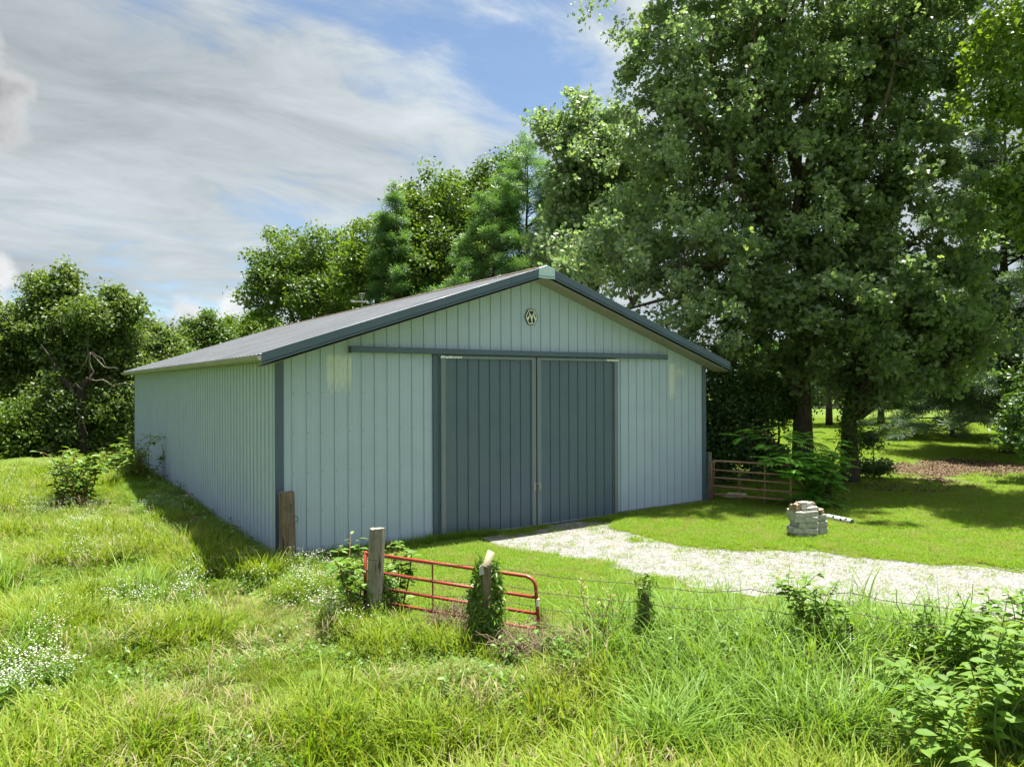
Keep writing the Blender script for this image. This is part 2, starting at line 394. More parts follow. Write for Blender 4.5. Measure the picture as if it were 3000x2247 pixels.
M_mead = leaf_mat('meadow_blades', [(.075, .155, .007), (.155, .25, .012), (.21, .275, .022), (.10, .20, .009), (.26, .27, .06), (.13, .23, .010)], .6, .15, .42, (1.2, 1.2, .5), .9, (.22, .27, .05))
M_tall = leaf_mat('tall_grass_blades', [(.10, .20, .022), (.135, .245, .03), (.17, .27, .05), (.115, .22, .02)], .5, .25, .42, (1.3, 1.2, .45))
M_dry = leaf_mat('dry_blades', [(.24, .22, .085), (.31, .27, .13), (.21, .22, .07), (.36, .31, .17)], .7, .2, .30, (1.1, 1.0, .7))
M_seed = leaf_mat('seed_heads', [(.20, .17, .09), (.27, .23, .13), (.17, .17, .07)], .8, .1, .2, (1, 1, .8))
M_tan = leaf_mat('dry_tangle', [(.16, .115, .075), (.22, .165, .11), (.28, .22, .16)], .85, .1, .15, (1, 1, 1))
M_stem = plain('green_stem', (.10, .16, .045), .6, .3)
M_rstem = plain('reddish_stem', (.20, .10, .05), .55, .4)
M_petal = leaf_mat('white_petals', [(.55, .57, .50), (.66, .67, .61)], .7, .2, .25, (1, 1, .95))
M_duff = leaf_mat('fallen_leaves', [(.09, .06, .035), (.14, .095, .055), (.20, .145, .09)], .8, .15, .15, (1, 1, 1))
M_grav = NT('gravel_stone')
_g = M_grav; _f = _g.math('FRACT', _g.math('ADD', _g.n('ShaderNodeObjectInfo').outputs['Random'], _g.n('ShaderNodeNewGeometry').outputs['Random Per Island']))
M_grav = _g.done(_g.bsdf(_g.ramp(_f, [(0, (.09, .09, .088)), (.45, (.18, .18, .178)), (1, (.34, .34, .335))]), .85, .25).outputs[0])

# ------------------------------------------------------------------ layout of the ground
BW, BL = 12.95, 22.6
up_px = [(1340, 1572), (1450, 1560), (1560, 1545), (1690, 1526), (1740, 1526), (1800, 1545), (1890, 1572), (2050, 1600), (2160, 1612), (2330, 1612), (2450, 1620), (2620, 1636), (2800, 1653), (3000, 1674), (3400, 1720), (3900, 1790)]
lo_px = [(1400, 1570), (1470, 1600), (1530, 1618), (1600, 1640), (1690, 1645), (1790, 1655), (1900, 1688), (2030, 1716), (2200, 1740), (2300, 1748), (2420, 1775), (2580, 1800), (2800, 1816), (3000, 1848), (3400, 1930), (3900, 2060)]
UP = np.array([G(*p)[:2] for p in up_px]); LO = np.array([G(*p)[:2] for p in lo_px])
DRIVE = [tuple(p) for p in UP] + [tuple(p) for p in LO[::-1]]
DRIVE_EDGE = [tuple(p) for p in UP] + [tuple(p) for p in LO[::-1]] + [tuple(UP[0])]
fence_px = [(1095, 1815), (1430, 1870), (1895, 1930), (2200, 1935), (2490, 1965), (2900, 2060), (3300, 2180)]
FENCE = [tuple(G(*p)[:2]) for p in fence_px]
# meadow: left of the barn corner and in front of the fence line
MEADOW = [tuple(G(850, 1640)[:2]), tuple(G(1010, 1730)[:2])] + FENCE + [(30, -40), (-60, -40), (-60, 60), (-.15, 60), (-.15, 0.0)]
def drive_mask(x, y):
    d = seg_dist(x, y, DRIVE_EDGE); return np.where(in_poly(x, y, DRIVE), d, -d)
def meadow_mask(x, y):
    d = seg_dist(x, y, MEADOW + [MEADOW[0]]); return np.where(in_poly(x, y, MEADOW), d, -d)
def ground_z(x, y):
    x = np.asarray(x, float); y = np.asarray(y, float)
    m = sstep(meadow_mask(x, y), 0.0, 1.2)
    near = sstep(np.hypot(x + 4, y + 8), 60, 40)
    b = (fbm(x * .55, y * .55, 3, 3) - .5) * .45 + (fbm(x * 1.3, y * 1.3, 9, 2) - .5) * .36
    z = m * near * b
    z = z - .035 * sstep(drive_mask(x, y), -.6, .4)
    z = z + .10 * sstep(x, .2, -.6) * sstep(y, 4, 18) * sstep(x, -12, -4)
    far = np.hypot(x - 5, y)
    z = z + (fbm(x * .02, y * .02, 21, 2) - .5) * 1.2 * sstep(far, 60, 160)
    inb = sstep(np.minimum(np.minimum(x + .6, BW + .6 - x), np.minimum(y + .6, BL + .6 - y)), 0, .3)
    return z * (1 - inb) - .03 * inb

t = np.linspace(-1, 1, 291); s1 = 3.0 * np.sinh(6.8 * t)
gx, gy = np.meshgrid(s1 + 0.5, s1 - 6.5, indexing='ij'); gz = ground_z(gx, gy)
V = np.stack([gx, gy, gz], -1).reshape(-1, 3); N = len(t)
ii, jj = np.meshgrid(np.arange(N - 1), np.arange(N - 1), indexing='ij'); a = (ii * N + jj).ravel()
F = np.stack([a, a + N, a + N + 1, a + 1], -1)
n = NT('ground_turf'); p = n.pos()
big = n.noise(.16, 4, .55, p); mid = n.noise(1.1, 5, .6, p); fine = n.noise(22, 5, .7, p)
c = n.ramp(mid, [(.25, (.055, .07, .02)), (.5, (.085, .135, .022)), (.75, (.13, .20, .03))])
c = n.mix(n.rng(fine, .3, .7, .0, .55), c, (.06, .085, .012))
c = n.mix(n.rng(big, .52, .72, 0, .5), c, (.20, .24, .05))
LIT = [(*G(2540, 1428)[:2], 1.3), (*G(2650, 1430)[:2], 1.7), (*G(2750, 1418)[:2], 1.4), (*G(2700, 1375)[:2], 2.4), (*G(2850, 1365)[:2], 2.4), (*G(2620, 1375)[:2], 1.6), (11.6, -3.7, .55), (.95, -.8, .35)]
# leaf litter and bare earth under the oaks
sx = n.n('ShaderNodeSeparateXYZ'); n.l(p, sx.inputs[0])
lit = None
for (lx, ly, lr) in LIT:
    vd = n.n('ShaderNodeVectorMath', operation='DISTANCE'); n.l(p, vd.inputs[0]); vd.inputs[1].default_value = (lx, ly, 0)
    q = n.math('SUBTRACT', lr, vd.outputs['Value']); lit = q if lit is None else n.math('MAXIMUM', lit, q)
lm = n.rng(n.math('ADD', lit, n.math('MULTIPLY', n.math('SUBTRACT', mid, .5), 4.0)), -.3, .9)
lc = n.ramp(fine, [(.3, (.04, .03, .02)), (.5, (.085, .062, .04)), (.72, (.16, .12, .08))])
c = n.mix(n.math('MULTIPLY', lm, .8), c, lc)
M_ground = n.done(n.bsdf(c, .95, .1, 0, n.bump(fine, .9, .05)).outputs[0])
g = link('ground', np_mesh('ground', V, F, M_ground, True)); tag(g, kind='structure')

# gravel drive
K = 15; rows = []
for k in range(len(UP) - 1):
    for s in range(10):
        f = s / 10; rows.append((UP[k] * (1 - f) + UP[k + 1] * f, LO[k] * (1 - f) + LO[k + 1] * f))
V = []; 
for i, (u, l) in enumerate(rows):
    wob = (vnoise(np.array([i * .35]), np.array([0.]), 5)[0] - .5) * .25; wob2 = (vnoise(np.array([i * .4]), np.array([7.]), 6)[0] - .5) * .3
    for j in range(K):
        f = j / (K - 1); q = u * (1 - f) + l * f; dd = (l - u) / (np.linalg.norm(l - u) + 1e-6)
        if j == 0: q = q + dd * wob
        if j == K - 1: q = q + dd * wob2
        V.append((q[0], q[1], 0))
V = np.array(V); V[:, 2] = ground_z(V[:, 0], V[:, 1]) + .006 + .02 * np.tile(np.sin(np.linspace(0, math.pi, K)), len(rows))
ii, jj = np.meshgrid(np.arange(len(rows) - 1), np.arange(K - 1), indexing='ij'); a = (ii * K + jj).ravel()
F = np.stack([a, a + K, a + K + 1, a + 1], -1)
n = NT('drive_gravel'); p = n.pos()
vo = n.n('ShaderNodeTexVoronoi'); n.l(p, vo.inputs['Vector']); vo.inputs['Scale'].default_value = 26
b = n.noise(1.3, 5, .6, p); f2 = n.noise(30, 4, .7, p)
sv = n.n('ShaderNodeSeparateColor'); n.l(vo.outputs['Color'], sv.inputs[0])
c = n.ramp(sv.outputs[0], [(0, (.10, .10, .098)), (.5, (.18, .18, .178)), (1, (.28, .28, .278))])
c = n.mix(n.rng(b, .52, .72, 0, .45), c, (.16, .14, .09)); c = n.mix(n.rng(vo.outputs['Distance'], .40, .70, 0, .75), c, (.17, .16, .14))
M_drive = n.done(n.bsdf(c, .95, .15, 0, n.bump(n.math('SUBTRACT', 1.0, vo.outputs['Distance']), .9, .03)).outputs[0])
dr = link('gravel_drive', np_mesh('gravel_drive', V, F, M_drive, True)); tag(dr, kind='structure')
# far road beyond the lawn
ra, rb = G(2350, 1194), G(3300, 1193); dv = rb - ra; pv = np.array([-dv[1], dv[0], 0]) / np.linalg.norm(dv)
P4 = [ra - dv * 1.0, rb + dv * 1.5]; V = []
for k in range(41):
    q = P4[0] + (P4[1] - P4[0]) * k / 40
    for s in (-1.8, 1.8): V.append((q[0] + pv[0] * s, q[1] + pv[1] * s, 0))
V = np.array(V); V[:, 2] = ground_z(V[:, 0], V[:, 1]) + .12
F = np.array([(2 * k, 2 * k + 2, 2 * k + 3, 2 * k + 1) for k in range(40)])
tag(link('road', np_mesh('road', V, F, plain('far_road_gravel', (.40, .36, .33), .9), False)), kind='structure')

# ------------------------------------------------------------------ the barn
barn = empty('barn', (0, 0, 0))
tag(barn, 'large pale blue metal pole barn with slate sliding doors and grey roof', 'barn')
SL = 0.331; XC = BW / 2; ZR = 6.50; SP = 0.3048; O0 = 0.3395
def roof_z(x): return ZR - SL * abs(x - XC)
def soff_z(x): return 6.25 - SL * abs(x - XC)
PROF = [(0, 0), (.006, .027), (.024, .027), (.032, 0), (.115, 0), (.120, .0035), (.134, .0035), (.139, 0), (.198, 0), (.203, .0035), (.217, .0035), (.222, 0), (SP, 0)]
def strip(u0, u1, zb, zt, fr, base=0.0, prof=PROF, off=0.0):
    """one ribbed sheet between u0 and u1; zt(u) top; fr(u, out, z)"""
    us = [(base + a, h) for a, h in prof if u0 < base + a < u1]
    def hh(u):
        a = u - base
        for (a0, h0), (a1, h1) in zip(prof[:-1], prof[1:]):
            if a0 <= a <= a1: return h0 + (h1 - h0) * (a - a0) / (a1 - a0 + 1e-9)
        return 0.0
    us = [(u0, hh(u0))] + us + [(u1, hh(u1))]
    b = MB(); n = len(us); V = []
    for u, h in us: V.append(fr(u, h + off, zb(u) if callable(zb) else zb))
    for u, h in us: V.append(fr(u, h + off, zt(u) if callable(zt) else zt))
    b.add(V, [(i, i + 1, n + i + 1, n + i) for i in range(n - 1)])
    return b
FR = lambda u, h, z: (u, -h, z)            # front wall
LF = lambda u, h, z: (-h, u, z)            # left wall (u = y)
RF = lambda u, h, z: (BW + h, u, z)
BF = lambda u, h, z: (u, BL + h, z)
fw = empty('front_wall'); fw.parent = barn
lw = empty('left_wall'); lw.parent = barn
D0, D1, DT = 3.77, 9.29, 4.30
for i in range(-1, 43):
    u0 = O0 + (i - .06) * SP; base = O0 + i * SP - .018; a = max(base, 0.005); b_ = min(base + SP, BW - .005)
    if b_ - a < .01: continue
    zt = lambda u: soff_z(u) + .03
    # above the track, and below it beside the doors
    if a > D0 + .12 and b_ < D1 - .12:
        strip(a, b_, 4.30, zt, FR, base).build('wall_panel', M_wall, fw)
    else:
        strip(a, b_, .06, zt, FR, base).build('wall_panel', M_wall, fw)
OL = 0.4902
me_lw = strip(0, SP, .06, 4.15, LF, 0).mesh('left_panel', M_wall)
for j in range(-2, 74):
    base = OL + j * SP - .018
    if base < 0:
        if base + SP > .02: strip(.004, base + SP, .06, 4.15, LF, base).build('wall_panel', M_wall, lw)
        continue
    if base + SP > BL: strip(base, BL - .004, .06, 4.15, LF, base).build('wall_panel', M_wall, lw); continue
    o = link('wall_panel', me_lw, lw, (0, base, 0))
MB().add([RF(0, 0, 0), RF(BL, 0, 0), RF(BL, 0, 4.15), RF(0, 0, 4.15)], [(0, 1, 2, 3)]).build('right_wall', M_wall, barn)
MB().add([BF(0, 0, 0), BF(BW, 0, 0), BF(BW, 0, 4.13), BF(XC, 0, 6.28), BF(0, 0, 4.13)], [(0, 1, 2, 3, 4)]).build('rear_wall', M_wall, barn)
MB().add([(0.1, .12, -.02), (BW - .1, .12, -.02), (BW - .1, BL - .1, -.02), (.1, BL - .1, -.02)], [(0, 1, 2, 3)]).build('floor', M_dark, barn)
# screws
b = MB()
def screw(x, y, z, nx, ny, r=.011):
    t = np.array([-ny, nx, 0]); c = np.array([x, y, z]); V = [c + r * (t * math.cos(k * math.pi / 3) + np.array([0, 0, 1]) * math.sin(k * math.pi / 3)) for k in range(6)] + [c + np.array([nx, ny, 0]) * .008]
    b.add(V, [(k, (k + 1) % 6, 6) for k in range(6)])
for i in range(0, 42):
    x = O0 + i * SP + .022
    if x > BW - .15: continue
    side = x < D0 - .15 or x > D1 + .05
    for z in (.2, .95, 1.78, 2.6, 3.44) if side else (): screw(x, -.003, z, 0, -1)
    if 1.6 < x < 11.2:
        screw(x, -.003, 4.50, 0, -1)
        screw(x + .15, -.003, 4.51, 0, -1, .008)
    if soff_z(x) > 5.35: screw(x, -.003, 5.22, 0, -1)
for j in range(0, 73):
    y = OL + j * SP + .022
    for z in (.2, .95, 1.78, 2.6, 3.44): screw(-.003, y, z, -1, 0)
so = b.build('screws', M_screw, barn); tag(so, kind='stuff')
# corner trims
bevel(MB().box(-.022, .155, -.030, -.003, .02, 4.13).build('corner_trim', M_trim, barn))
bevel(MB().box(-.030, -.003, -.002, .075, .02, 4.10).build('corner_trim', M_wall, barn))
bevel(MB().box(BW - .145, BW + .022, -.030, -.003, .02, 4.13).build('corner_trim', M_trim, barn))
bevel(MB().box(-.030, .012, BL - .14, BL + .02, .02, 4.12).build('corner_trim', M_trim, barn))
# skirt boards
MB().box(-.035, .02, -.03, BL, -.12, .055).build('skirt_board', M_base, barn)
MB().box(-.03, D0, -.035, .02, -.12, .05).build('skirt_board', M_base, barn)
MB().box(D1, BW, -.06, .02, -.12, .05).build('skirt_board', M_base, barn)
# roof: ribbed sheets down the left slope, each 30 cm
OV, OG = .42, .59
rf = empty('roof'); rf.parent = barn
LS = (XC + OV) * math.hypot(1, SL); cs = 1 / math.hypot(1, SL); sn = SL / math.hypot(1, SL)
RP = [(0, 0), (.008, .030), (.030, .030), (.038, 0), (.15, 0), (.155, .005), (.175, .005), (.18, 0), (SP, 0)]
b = MB(); V = []
for a_, h_ in RP: V.append((-OV - 0.0 + -h_ * sn, a_, roof_z(-OV) + h_ * cs))
for a_, h_ in RP: V.append((XC - h_ * sn, a_, ZR + h_ * cs))
k = len(RP); b.add(V, [(i, k + i, k + i + 1, i + 1) for i in range(k - 1)])
me_rp = b.mesh('roof_panel', M_roof)
nroof = int((BL + 2 * OG) / SP)
for i in range(nroof + 1):
    y = -OG + .02 + i * SP
    if y + SP > BL + OG + .02: break
    link('roof_panel', me_rp, rf, (0, y, 0))
MB().add([(XC, -OG, ZR), (BW + OV, -OG, roof_z(-OV)), (BW + OV, BL + OG, roof_z(-OV)), (XC, BL + OG, ZR)], [(0, 1, 2, 3)]).build('roof_sheet', M_roof, rf)
MB().add([(-OV, -OG, roof_z(-OV) - .03), (XC, -OG, ZR - .03), (XC, BL + OG, ZR - .03), (-OV, BL + OG, roof_z(-OV) - .03)], [(0, 1, 2, 3)]).build('roof_deck', M_dark, rf)
b = MB()
for s in (-1, 1):
    b.add([(XC, -OG, ZR + .055), (XC + s * .16, -OG, ZR + .055 - .16 * SL), (XC + s * .16, BL + OG, ZR + .055 - .16 * SL), (XC, BL + OG, ZR + .055),
           (XC + s * .16, -OG, ZR + .015 - .16 * SL), (XC + s * .16, BL + OG, ZR + .015 - .16 * SL), (XC, -OG, ZR + .02)], [(0, 1, 2, 3), (1, 4, 5, 2), (0, 6, 4, 1)])
b.build('ridge_cap', M_ridge, rf)
# rake fascia in segments, lower lip, and the pale cap at the peak
CAPW = .235
def fascia_seg(side, xa, xb):
    f = lambda x: roof_z(x) - .012
    def quad(x0, x1, zt, zb, y0, y1):
        P = [(x0, y0, f(x0) + zt), (x1, y0, f(x1) + zt), (x1, y0, f(x1) + zb), (x0, y0, f(x0) + zb), (x0, y1, f(x0) + zt), (x1, y1, f(x1) + zt), (x1, y1, f(x1) + zb), (x0, y1, f(x0) + zb)]
        return P, [(0, 1, 2, 3), (4, 7, 6, 5), (0, 4, 5, 1), (1, 5, 6, 2), (2, 6, 7, 3), (3, 7, 4, 0)]
    b = MB(); b.add(*quad(xa, xb, .045, -.135, -OG - .03, -OG)); b.add(*quad(xa, xb, -.138, -.150, -OG - .012, -OG + .01)); b.add(*quad(xa, xb, -.150, -.190, -OG - .026, -OG + .04))
    o = b.build('fascia_board', M_trim, barn); bevel(o, .003); return o
for side in (-1, 1):
    x = XC + side * (XC + OV + .01)
    lim = XC + side * CAPW; segs = [x]
    while (lim - x) * -side > 3.05: x += -side * 2.92; segs.append(x)
    segs.append(lim)
    for k, (xa, xb) in enumerate(zip(segs[:-1], segs[1:])):
        fascia_seg(side, *(sorted((xa, xb - (-side) * -.0)) if False else sorted((xa + (-side) * .003 * (k > 0), xb))))
b = MB(); y0, y1 = -OG - .04, -OG
hexp = [(XC - CAPW - .01, roof_z(XC - CAPW) - .145), (XC + CAPW + .01, roof_z(XC - CAPW) - .145), (XC + CAPW + .01, roof_z(XC + CAPW) + .04), (XC, ZR + .045), (XC - CAPW - .01, roof_z(XC - CAPW) + .04)]
b.prism(hexp, y0, y1, lambda u, v, w: (u, w, v)); cap = b.build('peak_cap', M_cap, barn); bevel(cap, .004)
b = MB().box(XC - CAPW - .02, XC + CAPW + .02, -OG - .03, -OG + .05, roof_z(XC - CAPW) - .195, roof_z(XC - CAPW) - .158); b.build('cap_lip', M_cap, barn)
tcv = bpy.data.curves.new('cap_lettering', 'FONT'); tcv.body = 'MORTON'; tcv.size = .062; tcv.extrude = .001; tcv.align_x = 'CENTER'; tcv.offset = .0012
to = bpy.data.objects.new('lettering_tmp', tcv); COL.objects.link(to)
bpy.context.view_layer.update()
tm = bpy.data.meshes.new_from_object(to.evaluated_get(bpy.context.evaluated_depsgraph_get())); bpy.data.objects.remove(to)
tm.materials.clear(); tm.materials.append(M_white)
lt = link('lettering', tm, cap, (XC + .005, -OG - .0425, ZR - .115)); lt.rotation_euler = (math.pi / 2, 0, 0)
# soffit panels under the gable overhang, and the eave soffits
for side in (-1, 1):
    k = 0; x = XC
    while k * .305 < XC + OV - .02:
        xa = XC + side * k * .305; xb = XC + side * min((k + 1) * .305 - .006, XC + OV - .01)
        za, zb = soff_z(xa) - .005, soff_z(xb) - .005
        b = MB(); b.add([(xa, -OG + .03, za), (xb, -OG + .03, zb), (xb, -.004, zb), (xa, -.004, za), (xa, -OG + .03, za + .012), (xb, -OG + .03, zb + .012), (xb, -.004, zb + .012), (xa, -.004, za + .012)],
                        [(0, 3, 2, 1), (4, 5, 6, 7), (0, 1, 5, 4), (1, 2, 6, 5), (2, 3, 7, 6), (3, 0, 4, 7)])
        b.build('soffit_panel', M_soffit, barn); k += 1
MB().box(-OV, -.004, .0, BL + OG, 4.085, 4.10).build('eave_soffit', M_soffit, barn)
MB().box(BW + .004, BW + OV, -.56, BL + OG, 4.085, 4.10).build('eave_soffit', M_soffit, barn)
MB().box(-OV - .0, -OV + .03, -.55, BL + OG, 4.07, 4.19).build('eave_fascia', M_gutter, barn)
MB().box(BW + OV - .03, BW + OV, -.55, BL + OG, 4.07, 4.19).build('eave_fascia', M_trim, barn)
# gutter (a stepped channel) with hangers and a downspout stub
gp = [(-OV - .004, 4.195), (-OV - .004, 4.085), (-OV - .06, 4.085), (-OV - .085, 4.11), (-OV - .10, 4.15), (-OV - .115, 4.155), (-OV - .115, 4.19), (-OV - .105, 4.19), (-OV - .105, 4.165), (-OV - .09, 4.16), (-OV - .075, 4.115), (-OV - .055, 4.095), (-OV - .014, 4.095), (-OV - .014, 4.195)]
gut = MB().prism(gp, -.56, BL + OG, lambda u, v, w: (u, w, v)).build('gutter', M_gutter, barn)
if False: MB().tube([(-OV - .06, BL + .3, 4.09), (-OV - .06, BL + .3, 3.9), (-.10, BL + .25, 3.72), (-.10, BL + .25, .2)], .035, 8).build('downspout', M_gutter, barn)
# track above the doors
TX0, TX1 = 1.58, 11.18
bevel(MB().box(TX0, TX1, -.150, -.024, 4.315, 4.440).build('door_track', M_trim, barn), .008)
b = MB(); b.box(TX0 - .03, TX0 + .005, -.155, -.02, 4.30, 4.445); b.build('track_end', M_screw, barn)
b = MB(); b.box(TX1 - .005, TX1 + .03, -.155, -.02, 4.30, 4.445); b.build('track_end', M_stile, barn)
# jamb trims
bevel(MB().box(3.60, 3.745, -.045, -.003, .0, 4.31).build('door_jamb', M_trim, barn))
MB().box(3.70, 9.36, .02, .05, -.02, 4.35).build('doorway_shade_sheet', M_dark, barn)  # near-black sheet standing in for the shade inside the doorway
def door(x0, x1, gap_side):
    d = empty('sliding_door', ((x0 + x1) / 2, 0, 0)); d.parent = barn
    cx = (x0 + x1) / 2; Y = -.075
    zb, zt = -.005, 4.285
    stw = .125
    for (a_, b_) in ((x0, x0 + stw), (x1 - stw, x1)):
        o = MB().box(a_ - cx, b_ - cx, Y - .045, Y + .035, zb + .012, zt).build('door_stile', M_stile if gap_side else M_stile, d); bevel(o, .006)
    bevel(MB().box(x0 + stw + .002 - cx, x1 - stw - .002 - cx, Y - .042, Y + .03, zt - .075, zt).build('door_rail', M_stile, d), .006)
    bevel(MB().box(x0 + stw + .002 - cx, x1 - stw - .002 - cx, Y - .020, Y + .03, zb, zb + .045).build('door_rail', M_stile, d), .004)
    u = x0 + stw + .02; k = 0
    u = x0 + stw + .004
    while u < x1 - stw - .01:
        u1 = min(u + SP, x1 - stw - .004)
        strip(u, u1, zb + .04, zt - .07, lambda a, h, z: (a - cx, Y - h, z), u + .02 if False else u, PROF).build('door_panel', M_door, d)
        u += SP
    return d, cx, Y
dl, cxl, Yd = door(D0, 6.495, 1); drr, cxr, _ = door(6.535, D1, -1)
# pull latch on each meeting stile
for d, cx, x in ((dl, cxl, 6.435), (drr, cxr, 6.60)):
    b = MB(); b.box(x - cx - .022, x - cx + .022, Yd - .055, Yd - .044, .90, 1.12); b.tube([(x - cx, Yd - .05, 1.10), (x - cx, Yd - .10, 1.08), (x - cx, Yd - .10, .95), (x - cx, Yd - .05, .92)], .010, 6)
    b.build('door_pull', M_steel, d)
MB().tube([(6.43, Yd - .07, 1.10), (6.50, Yd - .085, 1.085), (6.61, Yd - .07, 1.105)], .008, 6).build('hasp', M_steel, barn)
# scraped paint along the outer top corners of the doors
for (xa, xb) in ((D0 - .01, D0 + .55), (D1 - .42, D1)):
    b = MB(); x = xa
    while x < xb:
        w = random.uniform(.01, .045); b.box(x, x + w, -.1225, -.1205, 4.215 + random.uniform(0, .02), 4.275 - random.uniform(0, .018)); x += w + random.uniform(0, .012)
    b.build('scraped_paint', M_white, barn)
# emblem
em = empty('emblem', (6.42, -.03, 5.31)); em.parent = barn
def epix(P): return [((x - 945) / 320 * .205, -((y - .05 * (x - 945)) - 855) / 372 * .197) for x, y in P]
efr = lambda u, v, w: (u, w, v)
HX = [(625, 838), (790, 482), (1105, 492), (1265, 876), (1100, 1230), (785, 1210)]
hx = [(-.205, 0), (-.1, .197), (.1, .197), (.205, 0), (.1, -.197), (-.1, -.197)]
MB().prism([p for p in hx], -.006, .012, efr).build('emblem_plate', M_black, em)
def scale(P, s): return [(x * s, y * s) for x, y in P]
b = MB(); o_, i_ = scale(hx, .90), scale(hx, .79)
for k in range(6):
    k2 = (k + 1) % 6
    b.prism([o_[k], o_[k2], i_[k2], i_[k]], -.009, -.0055, efr)
b.build('emblem_ring', M_white, em)
P1 = [(825, 560), (838, 640), (838, 720), (815, 800), (770, 860), (712, 905), (768, 1020), (815, 950), (845, 850), (852, 740), (858, 690)]
P2a = [(825, 560), (870, 680), (975, 835), (985, 930), (990, 1150), (965, 1150), (910, 900), (858, 690)]
P2b = [(1080, 575), (1060, 690), (1020, 790), (995, 930), (984, 935), (975, 835), (1000, 730)]
P3 = [(1080, 575), (1075, 690), (1095, 780), (1130, 860), (1172, 930), (1125, 1045), (1085, 950), (1055, 850), (1045, 780), (1060, 690)]
b = MB()
for P in (P1, P2a, P2b, P3): b.prism(epix(P), -.0095, -.0055, efr)
b.build('emblem_letter', M_white, em)

# television aerial behind the ridge
ax = XC + .25
ya = 8.0
for _y in np.linspace(2, 20, 400):
    q = np.array([ax, _y, 6.5]) - CAM; d_ = q @ F_
    if abs(1500 + FPX * (q @ R2) / d_ - 1058) < 3: ya = _y; break
an = empty('roof_aerial', (ax, ya, roof_z(ax))); an.scale = (.72, .72, .8); tag(an, 'old thin television aerial sticking up behind the barn ridge', 'aerial')
MB().tube([(0, 0, -.02), (0, 0, .95)], .016, 6).build('mast', M_steel, an)
b = MB(); b.tube([(-.42, .28, .55), (.28, -.19, .55)], .012, 6); b.tube([(-.3, .2, .22), (.3, -.2, .20)], .012, 6); b.build('boom', M_steel, an)
for k, (u, z, l) in enumerate([(-.38, .55, .2), (-.2, .55, .26), (.1, .55, .24), (.26, .55, .2), (-.27, .22, .26), (.0, .21, .3), (.27, .2, .24)]):
    c = np.array([u, -u * .66, z]); a = np.array([.55, .83, 0]) * l * .5
    MB().tube([c - a, c + a], .007, 5).build('element', M_steel, an)
b = MB(); b.tube([(0, 0, .62), (-.12, .1, .95)], .008, 5); b.tube([(0, 0, .62), (.12, -.1, .95)], .008, 5); b.tube([(-.12, .1, .95), (.12, -.1, .95)], .008, 5); b.build('reflector', M_steel, an)
b = MB(); b.box(-.09, .09, -.02, .02, -.05, .06); o = b.build('junction_box', M_pvcw, an); o.location = (-.42, .28, .56)

# ------------------------------------------------------------------ trees
def ortho(n):
    n = n / (np.linalg.norm(n, axis=1, keepdims=True) + 1e-9)
    r = RNG.normal(size=n.shape); a = np.cross(n, r); a /= np.linalg.norm(a, axis=1, keepdims=True) + 1e-9
    return n, a, np.cross(n, a)
OAKT = (np.array([(0, 0, 0), (.30, .10, .02), (.36, .44, -.03), (.50, .11, .02), (.62, .36, -.04), (.72, .08, 0), (1, 0, -.08), (.72, -.08, 0), (.62, -.36, -.04), (.50, -.11, .02), (.36, -.44, -.03), (.30, -.10, .02)]),
        [(0, 1, 11), (1, 2, 3), (1, 3, 9), (1, 9, 11), (3, 4, 5), (3, 5, 7), (3, 7, 9), (5, 6, 7), (9, 10, 11), (7, 8, 9)])
OAKS = (np.array([(0, 0, 0), (.40, .46, -.06), (.42, .08, .03), (.74, .38, -.08), (1.05, 0, -.12), (.74, -.38, -.08), (.42, -.08, .03), (.40, -.46, -.06)]),
        [(0, 1, 2), (2, 3, 4), (0, 2, 6), (2, 4, 6), (6, 4, 5), (0, 6, 7)])
QUAD = (np.array([(0, 0, 0), (.42, .30, .06), (1, 0, -.10), (.42, -.30, .06)]), [(0, 1, 2), (0, 2, 3)])
NEED = (np.array([(0, .0, 0)] + [(math.cos(a) * l, math.sin(a) * l, z) for a, l, z in [(-1.0, .75, .1), (-.9, .8, .1), (-.5, .95, -.12), (-.4, .97, -.12), (-.05, 1, .16), (.05, 1, .16), (.42, .95, -.1), (.52, .93, -.1), (.92, .8, .12), (1.02, .76, .12)]]),
        [(0, 1, 2), (0, 3, 4), (0, 5, 6), (0, 7, 8), (0, 9, 10)])
def leaf_cloud(C, Nn, size, tmpl):
    T, F = tmpl; n, a, b = ortho(Nn); k = len(T); N = len(C); s = size[:, None, None]
    V = C[:, None, :] + s * (T[None, :, 0:1] * a[:, None, :] + T[None, :, 1:2] * b[:, None, :] + T[None, :, 2:3] * n[:, None, :])
    FF = np.asarray(F)[None] + (np.arange(N) * k)[:, None, None]
    return V.reshape(-1, 3), FF.reshape(-1, 3)
def lobe(px, py, d, hw, hh, dep=None):
    c = AT(px, py, d); rx = hw * d / FPX; rz = hh * d / FPX
    return (c, np.array([rx, dep or rx, rz]))
def sample_lobes(lobes, n, inner=.3, lumps=.22):
    A = np.array([(r[0] * r[1] * r[2]) ** (2 / 3) for c, r in lobes]); pick = RNG.choice(len(lobes), n, p=A / A.sum())
    C = np.array([l[0] for l in lobes])[pick]; Rr = np.array([l[1] for l in lobes])[pick]
    d = RNG.normal(size=(n, 3)); d[:, 2] += .15; d /= np.linalg.norm(d, axis=1, keepdims=True)
    ph = RNG.uniform(0, 6.28, (len(lobes), 6)); fr = RNG.uniform(1.5, 4.5, (6, 3)) * RNG.choice([-1, 1], (6, 3))
    bump = np.zeros(n)
    for k in range(6): bump += np.cos((d * fr[k]).sum(1) * 1.4 + ph[pick, k])
    rad = 1 + lumps * bump / 2.2
    sh = RNG.random(n) < inner
    rr = np.where(sh, RNG.uniform(.35, .8, n), RNG.uniform(.82, 1.06, n))
    return C + d * Rr * (rad * rr)[:, None], d
